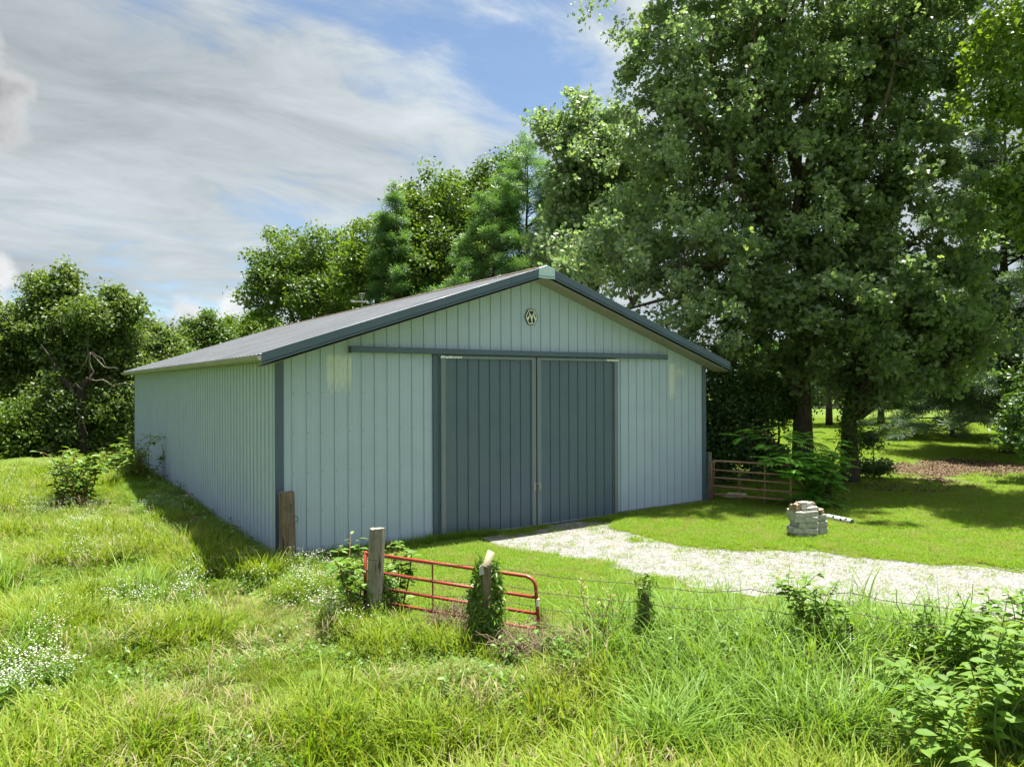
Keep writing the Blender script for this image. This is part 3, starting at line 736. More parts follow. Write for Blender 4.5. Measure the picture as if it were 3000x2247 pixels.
def limb(mb, P0, P1, r0, r1, bend=.12, n=5, sides=6, up=0.0):
    P0 = np.asarray(P0); P1 = np.asarray(P1); L = np.linalg.norm(P1 - P0); off = RNG.normal(size=3) * L * bend * .5; off2 = RNG.normal(size=3) * L * bend * .3
    pts = []; rr = []
    for i in range(n + 1):
        f = i / n; q = P0 * (1 - f) + P1 * f + off * math.sin(math.pi * f) + off2 * math.sin(2 * math.pi * f); q[2] += up * L * math.sin(math.pi * f)
        pts.append(q); rr.append(r0 * (1 - f) ** .8 + r1)
    mb.tube(pts, rr, sides, False); return np.array(pts), rr
def make_tree(name, base, lobes, label, cat, leafmat, barkmat, group=None, trunk_r=.25, trunk_top=None, ncl=600, per=45, crad=.55, lsize=.18, tmpl=QUAD, limbs=14, twigs=90, flat=.65, droop=.0, inner=.3, single=0, lean=(0, 0), updir=.45, lumps=.26):
    base = np.array([base[0], base[1], 0.0]); base[2] = float(ground_z(base[0], base[1])) - .05
    t = empty(name, base); tag(t, label, cat, group)
    C, D = sample_lobes(lobes, ncl, inner, lumps)
    C[:, 2] = np.maximum(C[:, 2], base[2] + .4)
    top = max(l[0][2] + l[1][2] * .55 for l in lobes) if trunk_top is None else trunk_top
    mean = np.average([l[0] for l in lobes], axis=0, weights=[l[1][0] for l in lobes])
    mb = MB()
    tp = []; tr = []
    for i in range(9):
        f = i / 8; q = base * (1 - f) + np.array([base[0] * .35 + mean[0] * .65 + lean[0], base[1] * .35 + mean[1] * .65 + lean[1], top]) * f if True else None
        q = q.copy(); w = f * f
        q[:2] = base[:2] * (1 - w) + np.array([base[0] * .4 + mean[0] * .6, base[1] * .4 + mean[1] * .6]) * w
        q[:2] += RNG.normal(size=2) * trunk_r * .35 * (0 < i)
        tp.append(q); tr.append(trunk_r * ((1 - f) ** .75 * .95 + .06) * (1.28 if i == 0 else 1))
    mb.tube([p - base for p in tp], tr, 10, True); tp = np.array(tp)
    skel = [tp]; sr = [np.array(tr)]
    idx = RNG.choice(len(C), min(limbs, len(C)), replace=False)
    for i in idx:
        tgt = C[i]; 
        h = np.clip((tgt[2] - base[2]) * RNG.uniform(.45, .8), (top - base[2]) * .12, (top - base[2]) * .95) + base[2]
        k = int(np.argmin(abs(tp[:, 2] - h))); r0 = min(tr[k] * .6, trunk_r * .5)
        P, rr = limb(mb, tp[k] - base, tgt - base, r0, .012, .14, 7, 6, .05); skel.append(P + base); sr.append(np.array(rr))
    S = np.concatenate(skel); SR = np.concatenate(sr)
    for i in RNG.choice(len(C), min(twigs, len(C)), replace=False):
        dd = np.linalg.norm(S - C[i], axis=1); k = int(np.argmin(dd))
        limb(mb, S[k] - base, C[i] - base, min(.035, SR[k] * .6), .005, .16, 4, 4, .04)
    mb.build('trunk', barkmat, t, True)
    # foliage
    n = ncl * per; cc = np.repeat(np.arange(ncl), per); R = crad * RNG.uniform(.55, 1.35, ncl)[cc]
    off = RNG.normal(size=(n, 3)) * .5; off /= np.maximum(1, np.linalg.norm(off, axis=1, keepdims=True) / 1.15)
    off[:, 2] *= flat; P = C[cc] + off * R[:, None]; P[:, 2] -= droop * R * np.abs(off[:, 0] + off[:, 1])
    P[:, 2] = np.maximum(P[:, 2], base[2] + .1)
    Nn = D[cc] * .5 + RNG.normal(size=(n, 3)) * .75 + np.array([0, 0, updir])
    size = lsize * RNG.uniform(.5, 1.35, n)
    if single:
        dc = np.linalg.norm(P - CAM, axis=1); order = np.argsort(dc)
        big = order[:single * 6][::6]; keep = np.ones(n, bool); keep[big] = False
        T, Fc = tmpl; lm = np_mesh('leaf', T, np.asarray(Fc), leafmat)
        nn, a_, b_ = ortho(Nn[big])
        for q in range(len(big)):
            o = link('leaf', lm, t); mt = Matrix([(a_[q][i], b_[q][i], nn[q][i]) for i in range(3)]).to_4x4()
            o.matrix_local = Matrix.Translation(Vector(tuple(P[big[q]] - base))) @ mt @ Matrix.Scale(float(size[big[q]]), 4)
        P, Nn, size = P[keep], Nn[keep], size[keep]
    V, F = leaf_cloud(P - base, Nn, size, tmpl)
    o = link('crown', np_mesh('crown', V, F, leafmat), t); tag(o, kind='stuff')
    return t
def make_pine(base, top, bot, rad, label, mat, group=None, trunk_r=.2, levels=16, arms=7, per=95, nsize=.30, name='pine_tree', cone=.75, droop=.12, gap=0.0, az0=None):
    base = np.array([base[0], base[1], float(ground_z(base[0], base[1])) - .05]); t = empty(name, base); tag(t, label, 'pine tree', group)
    mb = MB(); H = top - base[2]
    mb.tube([(RNG.normal() * .05, RNG.normal() * .05, H * f) for f in np.linspace(0, 1, 8)], [trunk_r * (1 - f * .93) for f in np.linspace(0, 1, 8)], 9)
    PP = []; NN = []
    for l in range(levels):
        f = (l + RNG.uniform(-.25, .25)) / (levels - 1); f = min(max(f, 0), 1); z = (bot - base[2]) + (H - (bot - base[2])) * f
        r = rad * (1 - f) ** cone + .35
        for k in range(arms if f < .85 else 4):
            if RNG.random() < gap: continue
            az = RNG.uniform(0, 6.283); L = r * RNG.uniform(.65, 1.12)
            d = np.array([math.cos(az), math.sin(az), 0]); z0 = z + RNG.normal() * .25
            P1 = d * L; P1[2] = z0 + L * RNG.uniform(-droop, .22 + .5 * f)
            pts, _ = limb(mb, (0, 0, z0), P1, .02 + .03 * (1 - f), .006, .08, 4, 4, .05)
            m = int(per * L / rad) + 8; u = RNG.uniform(.25, 1.03, m) ** .7; q = np.array([pts[0]] ) * 0
            ip = np.clip(u * 4, 0, 3.999); i0 = ip.astype(int); fr = (ip - i0)[:, None]
            q = pts[i0] * (1 - fr) + pts[i0 + 1] * fr
            side = np.cross(d, (0, 0, 1)); w = (RNG.normal(size=m) * .16 * L * (1.15 - u) + RNG.normal(size=m) * .12)
            q = q + side * w[:, None] + RNG.normal(size=(m, 3)) * np.array([.06, .06, .09])
            PP.append(q); NN.append(RNG.normal(size=(m, 3)) * .55 + np.array([0, 0, .8]))
    mb.build('trunk', M_barkp, t, True)
    P = np.concatenate(PP); Nn = np.concatenate(NN); V, F = leaf_cloud(P, Nn, nsize * RNG.uniform(.7, 1.25, len(P)), NEED)
    tag(link('crown', np_mesh('crown', V, F, mat), t), kind='stuff'); return t
def B(px, d): return AT(px, 1123, d)[:2]

# the two big oaks right of the barn
oakA = [lobe(1905, 180, 27, 105, 170), lobe(2010, 480, 27, 240, 230), lobe(2200, 230, 27, 340, 280), lobe(2350, -120, 27, 400, 330), lobe(2150, 800, 25.5, 300, 190), lobe(2330, 560, 27.5, 300, 260), lobe(1830, 740, 26, 160, 110), lobe(2050, 930, 23.6, 120, 95), lobe(2290, 1010, 26, 190, 110), lobe(1990, -140, 28, 150, 200)]
make_tree('oak_tree', B(2352, 27.4), oakA, 'tall oak with thick bare trunk whose leaves hang over the right barn eave', 'oak tree', M_oak, M_bark, None, .34, None, 1250, 74, .52, .19, OAKS, 28, 420, .7, .25, .26, 300, (0, 0), .3, .30)
oakB = [lobe(2620, 250, 26.5, 260, 260), lobe(2560, 620, 25.5, 240, 220), lobe(2710, 850, 24.5, 175, 150), lobe(2520, 930, 24.2, 230, 170), lobe(2700, 60, 26.5, 200, 220), lobe(2800, 950, 24.5, 100, 110), lobe(2660, 1050, 25, 160, 80), lobe(2790, 1060, 24.8, 90, 80), lobe(2580, 1110, 25, 110, 50)]
make_tree('oak_tree', B(2490, 25.9), oakB, 'tall oak with an ivy-covered lower trunk, right of the rusty gate', 'oak tree', M_oak, M_bark, None, .27, None, 840, 80, .50, .185, OAKS, 22, 300, .7, .25, .26, 0, (0, 0), .3, .30)
oakC = [lobe(1700, 430, 33, 100, 140), lobe(1690, 590, 33, 90, 120), lobe(1820, 560, 34, 150, 200), lobe(1710, 740, 31.5, 120, 100), lobe(1625, 740, 32, 60, 45)]
make_tree('oak_tree', B(1720, 33.5), oakC, 'oak rising just behind the barn peak, its top lower than the big oaks', 'oak tree', M_oak, M_bark, None, .24, None, 560, 72, .55, .195, OAKS, 12, 130, .7, .25, .26, 0, (0, 0), .3, .3)
# tree standing outside the right edge, limbs reaching in
rt = [lobe(2960, 130, 21, 130, 150), lobe(2930, 300, 21.5, 85, 60), lobe(3200, 60, 22, 300, 260), lobe(2960, 560, 22, 90, 80), lobe(3050, 480, 22, 100, 120), lobe(3200, 500, 23, 200, 250), lobe(3020, 640, 22.5, 90, 70)]
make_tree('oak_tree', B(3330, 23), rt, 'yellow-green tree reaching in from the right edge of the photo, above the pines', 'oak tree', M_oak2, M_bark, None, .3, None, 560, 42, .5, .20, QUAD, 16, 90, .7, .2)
make_tree('young_tree', B(3090, 27), [lobe(2990, 1230, 26, 50, 70), lobe(3080, 1150, 27, 80, 110), lobe(2975, 1300, 25.5, 30, 25)], 'leafy low branches hanging at the right edge before a pine trunk', 'tree', M_shrub, M_bark, None, .08, None, 110, 40, .5, .20, QUAD, 8, 30)

# evergreens and deciduous trees behind the barn
GB = 'trees standing behind the barn'
def zat(py, d): return CAM[2] + (1123.5 - py) / FPX * d
make_pine(B(1545, 42), zat(410, 42), 4.0, 3.9, 'tallest pine behind the barn, its thin top beside the oak', M_pine, GB, .2, 17, 9, 140, .36, cone=.55, gap=.12)
make_pine(B(1450, 41), zat(575, 41), 4.0, 3.8, 'bright green pine behind the left slope near the barn peak', M_pine, GB, .2, 15, 10, 160, .38, droop=.05, cone=.6)
make_pine(B(1160, 44), zat(555, 44), 4.0, 2.6, 'slim pine with sparse pointed top, behind the middle of the ridge', M_pine, GB, .18, 17, 9, 130, .36)
make_tree('maple_tree', B(1290, 48), [lobe(1290, 630, 48, 100, 110), lobe(1270, 760, 47, 130, 100), lobe(1250, 850, 47, 120, 90)], 'dark dense maple behind the ridge left of the bright pine', 'maple tree', M_maple, M_bark, GB, .22, None, 620, 50, .75, .25, QUAD, 10, 50)
make_tree('maple_tree', B(1400, 50), [lobe(1425, 520, 50, 45, 50), lobe(1400, 640, 50, 100, 110), lobe(1370, 780, 50, 110, 110), lobe(1480, 570, 50, 65, 80), lobe(1500, 480, 50, 30, 40), lobe(1340, 570, 50, 50, 50)], 'maple with a narrow leafy top between the dark maple and the pines', 'maple tree', M_maple, M_bark, GB, .2, None, 420, 50, .7, .24, QUAD, 10, 50)
make_tree('maple_tree', B(1110, 46), [lobe(1110, 790, 46, 80, 80), lobe(1200, 800, 45, 80, 90), lobe(1030, 840, 46, 70, 60), lobe(1100, 700, 47, 60, 55), lobe(1210, 650, 46, 60, 70), lobe(1060, 760, 46, 60, 60)], 'light green bushy tree behind the ridge beside the aerial', 'tree', M_light, M_bark, GB, .2, None, 460, 48, .7, .24, QUAD, 8, 40)
make_tree('maple_tree', B(880, 49), [lobe(880, 770, 49, 105, 85), lobe(800, 840, 48, 75, 85), lobe(960, 830, 50, 80, 100), lobe(900, 880, 48, 120, 70)], 'rounded tree alone at the left end of the barn ridge', 'tree', M_maple, M_bark, GB, .22, None, 620, 50, .75, .235, QUAD, 16, 120, inner=.25)
make_tree('maple_tree', B(1010, 51), [lobe(1015, 760, 51, 55, 80), lobe(1000, 850, 51, 70, 70)], 'small tree squeezed between the rounded tree and the aerial', 'tree', M_light, M_bark, GB, .16, None, 240, 46, .7, .24, QUAD, 8, 30)

# woodland beyond the field on the left
GL = 'woodland trees beyond the field left of the barn'
WL = [
    ('locust_tree', -40, 39, [(-60, 960, 110, 90), (-20, 1080, 120, 110), (-90, 1150, 130, 120)], 'woodland tree cut off by the left edge of the photo', M_wood),
    ('locust_tree', 160, 39.5, [(160, 860, 70, 65), (120, 960, 110, 90), (180, 1040, 120, 110), (225, 905, 40, 35)], 'tallest woodland tree beyond the left field', M_wood),
    ('locust_tree', 300, 38.5, [(300, 930, 85, 60), (310, 1020, 110, 90), (360, 1090, 90, 90)], 'rounded woodland tree right of the tallest one', M_wood),
    ('locust_tree', 440, 43, [(440, 990, 70, 50), (460, 1080, 110, 90)], 'lower woodland tree just above the far end of the gutter', M_wood),
    ('maple_tree', 590, 52, [(590, 980, 60, 48), (620, 1030, 80, 50), (530, 1020, 60, 50)], 'dome-shaped distant tree above the left roof slope', M_maple),
    ('maple_tree', 715, 60, [(715, 985, 45, 42), (680, 1010, 40, 30), (760, 990, 50, 50)], 'small bright distant tree where the ridge meets the sky', M_light)]
for nm, px, d, L, lab, mt in WL:
    make_tree(nm, B(px, d), [lobe(a, b_, d + RNG.uniform(-1, 1), c * .9, e * .9) for a, b_, c, e in L] + [lobe(a + RNG.uniform(-1, 1) * c, b_ - e * RNG.uniform(.3, 1.05), d, c * RNG.uniform(.18, .36), e * RNG.uniform(.3, .5)) for a, b_, c, e in L for _ in range(3)], lab, 'tree', mt, M_bark, GL, .2, None, 620 if px < 400 else 400, 48, .62, .21, QUAD, 14, 110, inner=.25, lumps=.3)
GS = 'bushes along the foot of the woodland'
for px, d, L, lab, mt in [
    (60, 36.5, [(60, 1230, 100, 75), (-60, 1250, 100, 90), (20, 1290, 120, 50)], 'broad bright bush at the left edge below the woodland', M_light),
    (170, 37, [(170, 1200, 70, 80), (180, 1280, 70, 55)], 'dark bush left of the dead-limbed trunk', M_wood),
    (330, 38, [(330, 1190, 70, 80), (350, 1270, 60, 55), (300, 1290, 50, 40)], 'bush between the dead-limbed trunk and the barn corner', M_wood),
    (400, 40, [(420, 1180, 70, 90), (420, 1260, 60, 70)], 'bush tucked behind the far left barn corner', M_light)]:
    make_tree('bush', B(px, d), [lobe(a, b_, d, c, e) for a, b_, c, e in L], lab, 'bush', mt, M_bark, GS, .06, None, 330, 44, .6, .19, QUAD, 6, 30, inner=.25, lumps=.28)
# old tree with bare dead limbs
db = AT(245, 1340, 36.6) * np.array([1, 1, 0]); dt = empty('dead_limbed_tree', (db[0], db[1], 0)); tag(dt, 'dark leaning trunk with bare pale dead branches at the field edge', 'tree')
DD = 36.6
def DP(x, y, e=0.0): return AT(x, y, DD + e) - np.array([db[0], db[1], 0])
mb = MB(); mb.tube([DP(246, 1345), DP(242, 1290), DP(238, 1230), DP(236, 1170), DP(240, 1130), DP(262, 1108)], [.34, .27, .24, .22, .2, .15], 9); mb.tube([DP(236, 1180), DP(205, 1135), DP(170, 1095), DP(150, 1050), DP(120, 1010)], [.2, .15, .09, .05, .02], 7)
mb.build('trunk', bark_mat('shaded_bark', (.018, .015, .012), (.05, .042, .034)), dt, True)  # bark darkened to carry the shade of the surrounding foliage
for P, r in [([(240, 1140), (222, 1122), (205, 1140), (208, 1152)], .06), ([(262, 1108), (275, 1090), (262, 1060), (266, 1032)], .07), ([(266, 1032), (250, 1065), (235, 1090), (218, 1098)], .04), ([(268, 1035), (290, 1060), (320, 1078), (345, 1080)], .05), ([(270, 1030), (300, 1050), (312, 1075)], .03),
             ([(262, 1110), (300, 1112), (330, 1130), (335, 1142)], .05), ([(330, 1130), (365, 1122), (392, 1135)], .03), ([(236, 1170), (222, 1195), (205, 1200), (200, 1188)], .035), ([(226, 1195), (238, 1222), (232, 1250), (210, 1265)], .04), ([(240, 1222), (252, 1262), (256, 1280)], .035), ([(268, 1200), (275, 1215), (290, 1222)], .05), ([(238, 1225), (258, 1236)], .03)]:
    P = [DP(x, y, -.4) for x, y in P]; q = [P[0]]
    for a_, b_ in zip(P[:-1], P[1:]): q += [(a_ + b_) / 2 + RNG.normal(size=3) * .05, b_]
    MB().tube(q, np.linspace(r * .62, r * .2, len(q)), 5).build('dead_branch', M_dead, dt, True)

# shade shrubs below the oaks, next to the barn
GU = 'dark shrubs under the oaks beside the barn'
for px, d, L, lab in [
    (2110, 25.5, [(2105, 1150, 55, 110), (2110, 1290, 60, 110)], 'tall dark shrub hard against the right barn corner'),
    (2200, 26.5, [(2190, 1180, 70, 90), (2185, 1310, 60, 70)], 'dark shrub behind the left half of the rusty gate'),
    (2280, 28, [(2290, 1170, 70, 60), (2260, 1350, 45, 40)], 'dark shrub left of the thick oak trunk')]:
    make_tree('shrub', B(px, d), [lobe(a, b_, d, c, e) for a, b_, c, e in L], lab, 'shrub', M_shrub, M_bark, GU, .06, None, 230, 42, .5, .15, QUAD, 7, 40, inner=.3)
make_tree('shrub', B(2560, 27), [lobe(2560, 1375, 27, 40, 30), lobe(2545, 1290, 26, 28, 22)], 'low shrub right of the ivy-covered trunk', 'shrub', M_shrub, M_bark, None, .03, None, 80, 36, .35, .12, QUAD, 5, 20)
# ivy on the second oak trunk
iv = empty('ivy', (*B(2490, 25.7), 0)); tag(iv, 'green ivy climbing the lower trunk of the right oak', 'ivy')
nI = 1500; zz = RNG.uniform(.9, 4.6, nI); an = RNG.uniform(0, 6.28, nI); rr = .36 + RNG.normal(size=nI) * .07
P = np.stack([np.cos(an) * rr, np.sin(an) * rr, zz], -1); Nn = np.stack([np.cos(an), np.sin(an), np.full(nI, .5)], -1) + RNG.normal(size=(nI, 3)) * .4
V, F = leaf_cloud(P, Nn, .12 * RNG.uniform(.7, 1.3, nI), QUAD); tag(link('ivy_leaves', np_mesh('ivy_leaves', V, F, M_vine), iv), kind='stuff')
MB().tube([(.3, 0, 0), (.32, .1, 1.2), (.2, .25, 2.6), (.3, .1, 4.5)], .025, 5).build('ivy_stem', M_twig, iv)

# pines and far trees on the right
GP = 'pines along the right lawn'
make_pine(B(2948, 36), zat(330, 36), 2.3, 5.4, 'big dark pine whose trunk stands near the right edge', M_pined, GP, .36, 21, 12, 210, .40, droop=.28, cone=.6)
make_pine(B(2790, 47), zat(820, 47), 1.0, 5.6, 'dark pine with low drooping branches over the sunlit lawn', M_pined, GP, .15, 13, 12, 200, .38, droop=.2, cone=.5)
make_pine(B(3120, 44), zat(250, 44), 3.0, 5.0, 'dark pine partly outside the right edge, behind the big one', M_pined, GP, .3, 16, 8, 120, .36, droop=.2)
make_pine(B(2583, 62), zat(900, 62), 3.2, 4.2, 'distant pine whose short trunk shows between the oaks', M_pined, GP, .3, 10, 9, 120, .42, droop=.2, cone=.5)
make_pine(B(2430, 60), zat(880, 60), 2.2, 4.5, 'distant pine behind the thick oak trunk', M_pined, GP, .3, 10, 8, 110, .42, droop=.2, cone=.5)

# far woods: one mass that closes the horizon
def woods(name, arc, dep, hmin, hmax, n, size, mat):
    PP = []; NN = []
    az = np.radians(RNG.uniform(arc[0], arc[1], n)); d = RNG.uniform(dep[0], dep[1], n)
    h = hmin + (hmax - hmin) * (.5 * vnoise(az * 22, d * .02, 4) + .5 * vnoise(az * 70, d * .02, 5))
    z = h * RNG.random(n) ** .55
    P = np.stack([CAM[0] + np.sin(az) * d, CAM[1] + np.cos(az) * d, z], -1)
    V, F = leaf_cloud(P, RNG.normal(size=(n, 3)) + np.array([0, 0, .5]), size * RNG.uniform(.6, 1.4, n), QUAD)
    o = link(name, np_mesh(name, V, F, mat)); tag(o, kind='stuff'); return o
o = woods('distant_woods', (-12, 32), (62, 80), 3.5, 7.0, 26000, .75, M_wood); tag(o, 'mass of far woodland closing the horizon behind the left trees', 'woods')
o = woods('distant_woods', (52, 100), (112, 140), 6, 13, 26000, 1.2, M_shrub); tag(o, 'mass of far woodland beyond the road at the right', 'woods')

# ------------------------------------------------------------------ posts, gates, fence
def post(name, base, top, r, mat, label, cat='fence post', lean=None, group=None, sides=14):
    base = np.asarray(base, float); top = np.asarray(top, float); o = empty(name, base); tag(o, label, cat, group)
    b = MB(); H = top - base; n = 9; V = []; F = []
    ph = RNG.uniform(0, 6.28, 3)
    for i in range(n):
        f = i / (n - 1); c = H * f + np.array([0, 0, -.25 if i == 0 else 0])
        for k in range(sides):
            a = 2 * math.pi * k / sides; q = r * (1.06 - .10 * f) * (1 + .05 * math.cos(2 * a + ph[0]) + .05 * math.cos(5 * a + ph[1] + f) + .012 * RNG.normal())
            if k == 3: q *= .86
            V.append((c[0] + q * math.cos(a), c[1] + q * math.sin(a), c[2] + (RNG.uniform(-.012, .012) if i == n - 1 else 0)))
    for i in range(n - 1):
        for k in range(sides): F.append((i * sides + k, i * sides + (k + 1) % sides, (i + 1) * sides + (k + 1) % sides, (i + 1) * sides + k))
    V.append(tuple(H + np.array([0, 0, -.006]))); c = len(V) - 1
    for k in range(sides): F.append(((n - 1) * sides + k, (n - 1) * sides + (k + 1) % sides, c))
    b.add(V, F); b.build('shaft', mat, o, False); return o
pA = G(843, 1650); pa = post('fence_post', pA, (pA[0] - .02, pA[1], 1.45), .15, M_postd, 'stout dark wooden post at the near left corner of the barn')
MB().tube([(.14, -.03, .95), (.19, -.05, .93), (.19, -.06, .85), (.15, -.03, .82)], .008, 5).build('hook', M_wire, pa)
pB = G(1096, 1815); tB = AT(1105, 1547, 11.0)
pb = post('fence_post', pB, tB, .122, M_postg, 'grey weathered gate post hung with the red gate')
for z in (.30, .62, .95):
    c = (tB - pB) * (z / (tB - pB)[2]); b = MB(); ring = [c + np.array([.118 * math.cos(a), .118 * math.sin(a), .012 * math.sin(2 * a)]) for a in np.linspace(0, 6.283, 15)]; b.tube(ring, .004, 4, False); b.build('wire_loop', M_wire, pb)
b = MB(); c = (tB - pB) * .72; nrm = -(F_ * .86 - R_ * .5); q = c + nrm * .1
b.tube([q - nrm * .01, q + nrm * .006], .028, 10); b.build('knot_hole', M_dark, pb)
pR = G(385, 1358); post('fence_post', (pR[0], pR[1], 0), AT(377, 1270, 27.5), .10, M_postg, 'grey post leaning at the far left corner of the barn')
p3 = G(1895, 1930); post('fence_post', p3, AT(1893, 1735, 9.45), .045, M_postd, 'slim dark post wrapped in vine, middle of the wire fence')
p4 = G(2205, 1935); post('fence_post', p4, AT(2192, 1868, 9.35), .035, M_postd, 'short dark leaning stake in tall grass right of the vine-wrapped post')
p5 = G(2272, 1850); post('stump', (p5[0], p5[1], 0), (p5[0], p5[1], .12), .12, M_postg, 'low grey stump half hidden behind tall grass', 'stump')
p6 = G(2450, 1985); post('fence_post', p6, AT(2450, 1905, 8.95), .05, M_postd, 'broken wooden stub beside the steel fence stake')
gq = (16.0, -2.0); post('fence_post', (*gq, 0), (16.0, -2.0, 1.05), .085, M_postg, 'grey post standing in the green compound-leaved bush')
bevel(MB().box(-.055, .055, -.05, .05, -.1, 1.50).build('shaft', M_postg, tag(empty('fence_post', (13.16, .02, 0)), 'squared grey post between barn corner and rusty gate', 'fence post')), .006)

# red gate
ga = G(1072, 1805); gb = G(1570, 1868); gl = np.linalg.norm((gb - ga)[:2]); gd = (gb - ga) / gl; gd[2] = 0
gate = empty('red_gate', (ga[0], ga[1], 0)); tag(gate, 'sagging red tubular farm gate hung on the grey post', 'gate')
zL = [.985, .72, .48, .265, .06]; zR = [.86, .575, .345, .125, -.06]
def gp_(u, z): return np.array([gd[0] * u, gd[1] * u, z])
rr = .026; cr = .14
sag = lambda i, u: zL[i] + (zR[i] - zL[i]) * u / gl
# outer frame: top bar runs into the far upright through a rounded corner
top = [gp_(0, sag(0, 0)), gp_(gl * .5, sag(0, gl * .5)), gp_(gl - cr, sag(0, gl - cr))]
for k in range(1, 5): a = k / 4 * math.pi / 2; top.append(gp_(gl - cr + cr * math.sin(a), sag(0, gl - cr) - .006 - cr * (1 - math.cos(a))))
top += [gp_(gl + .03, zR[2]), gp_(gl + .05, zR[4])]
MB().tube(top, rr, 10).build('frame', M_red, gate, True)
MB().tube([gp_(0, zL[0] + .03), gp_(-.02, zL[4] - .03)], rr, 10).build('frame', M_red, gate, True)
for i in range(1, 5): MB().tube([gp_(0, sag(i, 0)), gp_(gl * .5, sag(i, gl * .5) - .006), gp_(gl + .02, sag(i, gl))], rr * .92, 10).build('rail', M_red, gate, True)
for u in (1.16, 2.1):
    MB().tube([gp_(u, sag(0, u)), gp_(u + .01, sag(4, u))], [.014, .014], 4).build('brace', M_red, gate)
b = MB(); q = gp_(gl + .025, (zR[1] + zR[2]) / 2 + .05); b.tube([q - (0, 0, .05), q + (0, 0, .05)], rr * 1.06, 10); b.build('label_sticker', M_label, gate)

# rusty pair of gates behind
def tube_gate(name, p0, p1, zs, mat, label, r=.028, group=None):
    p0 = np.array([*p0, 0.]); p1 = np.array([*p1, 0.]); L = np.linalg.norm(p1 - p0); d = (p1 - p0) / L
    g = empty(name, p0); tag(g, label, 'gate', group); P = lambda u, z: d * u + np.array([0, 0, z]); c = .12
    fr = []
    z1, z0 = zs[0], zs[-1]
    for k in range(5): a = k / 4 * math.pi / 2; fr.append(P(c - c * math.cos(a), z1 - c + c * math.sin(a)))
    for k in range(5): a = k / 4 * math.pi / 2; fr.append(P(L - c + c * math.sin(a), z1 - c + c * math.cos(a)))
    MB().tube([P(0, z0)] + fr + [P(L, z0)], r, 8).build('frame', mat, g, True)
    for z in zs[1:]: MB().tube([P(0, z), P(L / 2, z - .008), P(L, z)], r * .9, 8).build('rail', mat, g, True)
    for u in (L * .36, L * .68): MB().tube([P(u, z1), P(u, z0)], .012, 4).build('brace', mat, g)
    return g
ZS = [1.25, .97, .74, .48, .24, .02]
tube_gate('rusty_gate', (13.12, -.10), (13.98, -2.25), ZS, M_brn, 'rusty brown-red tubular gate touching the right barn corner')
tube_gate('rusty_gate', (13.46, .10), (14.28, -2.05), [z - .04 for z in ZS], M_brn, 'second rusty gate leaning parallel just behind the first')
sl = G(2130, 1463); b = MB(); b.box(-.45, .45, -.3, .3, 0, .09); o = b.build('concrete_slab', M_conc); o.location = (sl[0] + .5, sl[1] + .1, 0); o.rotation_euler[2] = .5; bevel(o, .02, 2); tag(o, 'pale concrete slab lying on grass behind the rusty gate', 'slab')

# wire fence
wf = empty('wire_fence', (FENCE[0][0], FENCE[0][1], 0)); tag(wf, 'old barbed and woven wire fence running from gate post to the right', 'fence')
fo = np.array([FENCE[0][0], FENCE[0][1], 0])
FP = [np.array([x, y, float(ground_z(x, y))]) for x, y in FENCE]
for hi, z in enumerate((.98, .74, .52, .30)):
    pts = []
    for a_, b_ in zip(FP[:-1], FP[1:]):
        for k in range(8):
            f = k / 8; q = a_ * (1 - f) + b_ * f; pts.append(q + np.array([0, 0, z - .05 * math.sin(math.pi * f) + RNG.normal() * .006 + (.05 * math.sin(len(pts) * .2))]) - fo)
    pts.append(FP[-1] + (0, 0, z) - fo); b = MB(); b.tube(pts, .0045, 4, False)
    if hi < 2:
        for k in range(len(pts) - 1):
            for f in (.2, .7):
                q = pts[k] * (1 - f) + pts[k + 1] * f; dv = RNG.normal(size=3) * .022; b.tube([q - dv, q + dv], .003, 3, False)
    b.build('wire', M_wire, wf)
b = MB()
for a_, b_ in zip(FP[:-1], FP[1:]):
    m = int(np.linalg.norm(b_ - a_) / .16)
    for k in range(m): q = a_ + (b_ - a_) * k / m - fo; b.tube([q + (0, 0, .05), q + (RNG.normal() * .01, 0, .55)], .0025, 3, False)
b.build('woven_mesh', M_wire, wf)
# steel stake and a fallen rod
tp = G(2490, 1968); ts = empty('steel_stake', tp); tag(ts, 'channelled steel fence stake carrying the wires, right of the sapling', 'fence post')
b = MB(); H = .62; w = .035
b.box(-w, -w + .010, -.02, .02, -.2, H); b.box(w - .010, w, -.02, .02, -.2, H); b.box(-w + .010, w - .010, .006, .016, -.2, H); b.build('shaft', M_tpost, ts); ts.rotation_euler = (0, 0, -.6)
b = MB()
for k in range(6): b.box(-.008, .008, -.008, .004, .06 + k * .09, .10 + k * .09)
b.build('stud', M_tpost, ts)
MB().tube([(-.05, -.03, .43), (.05, -.03, .43), (.05, .03, .43), (-.05, .03, .43)], .006, 4).build('wire_clip', M_steel, ts)
rd = G(2540, 1955); o = MB().tube([(0, 0, 0), tuple(AT(2592, 1868, 9.1) - rd)], .018, 6).build('leaning_rod', M_postd, None, False, rd); tag(o, 'dark rod leaning in weeds just right of the steel stake', 'rod')
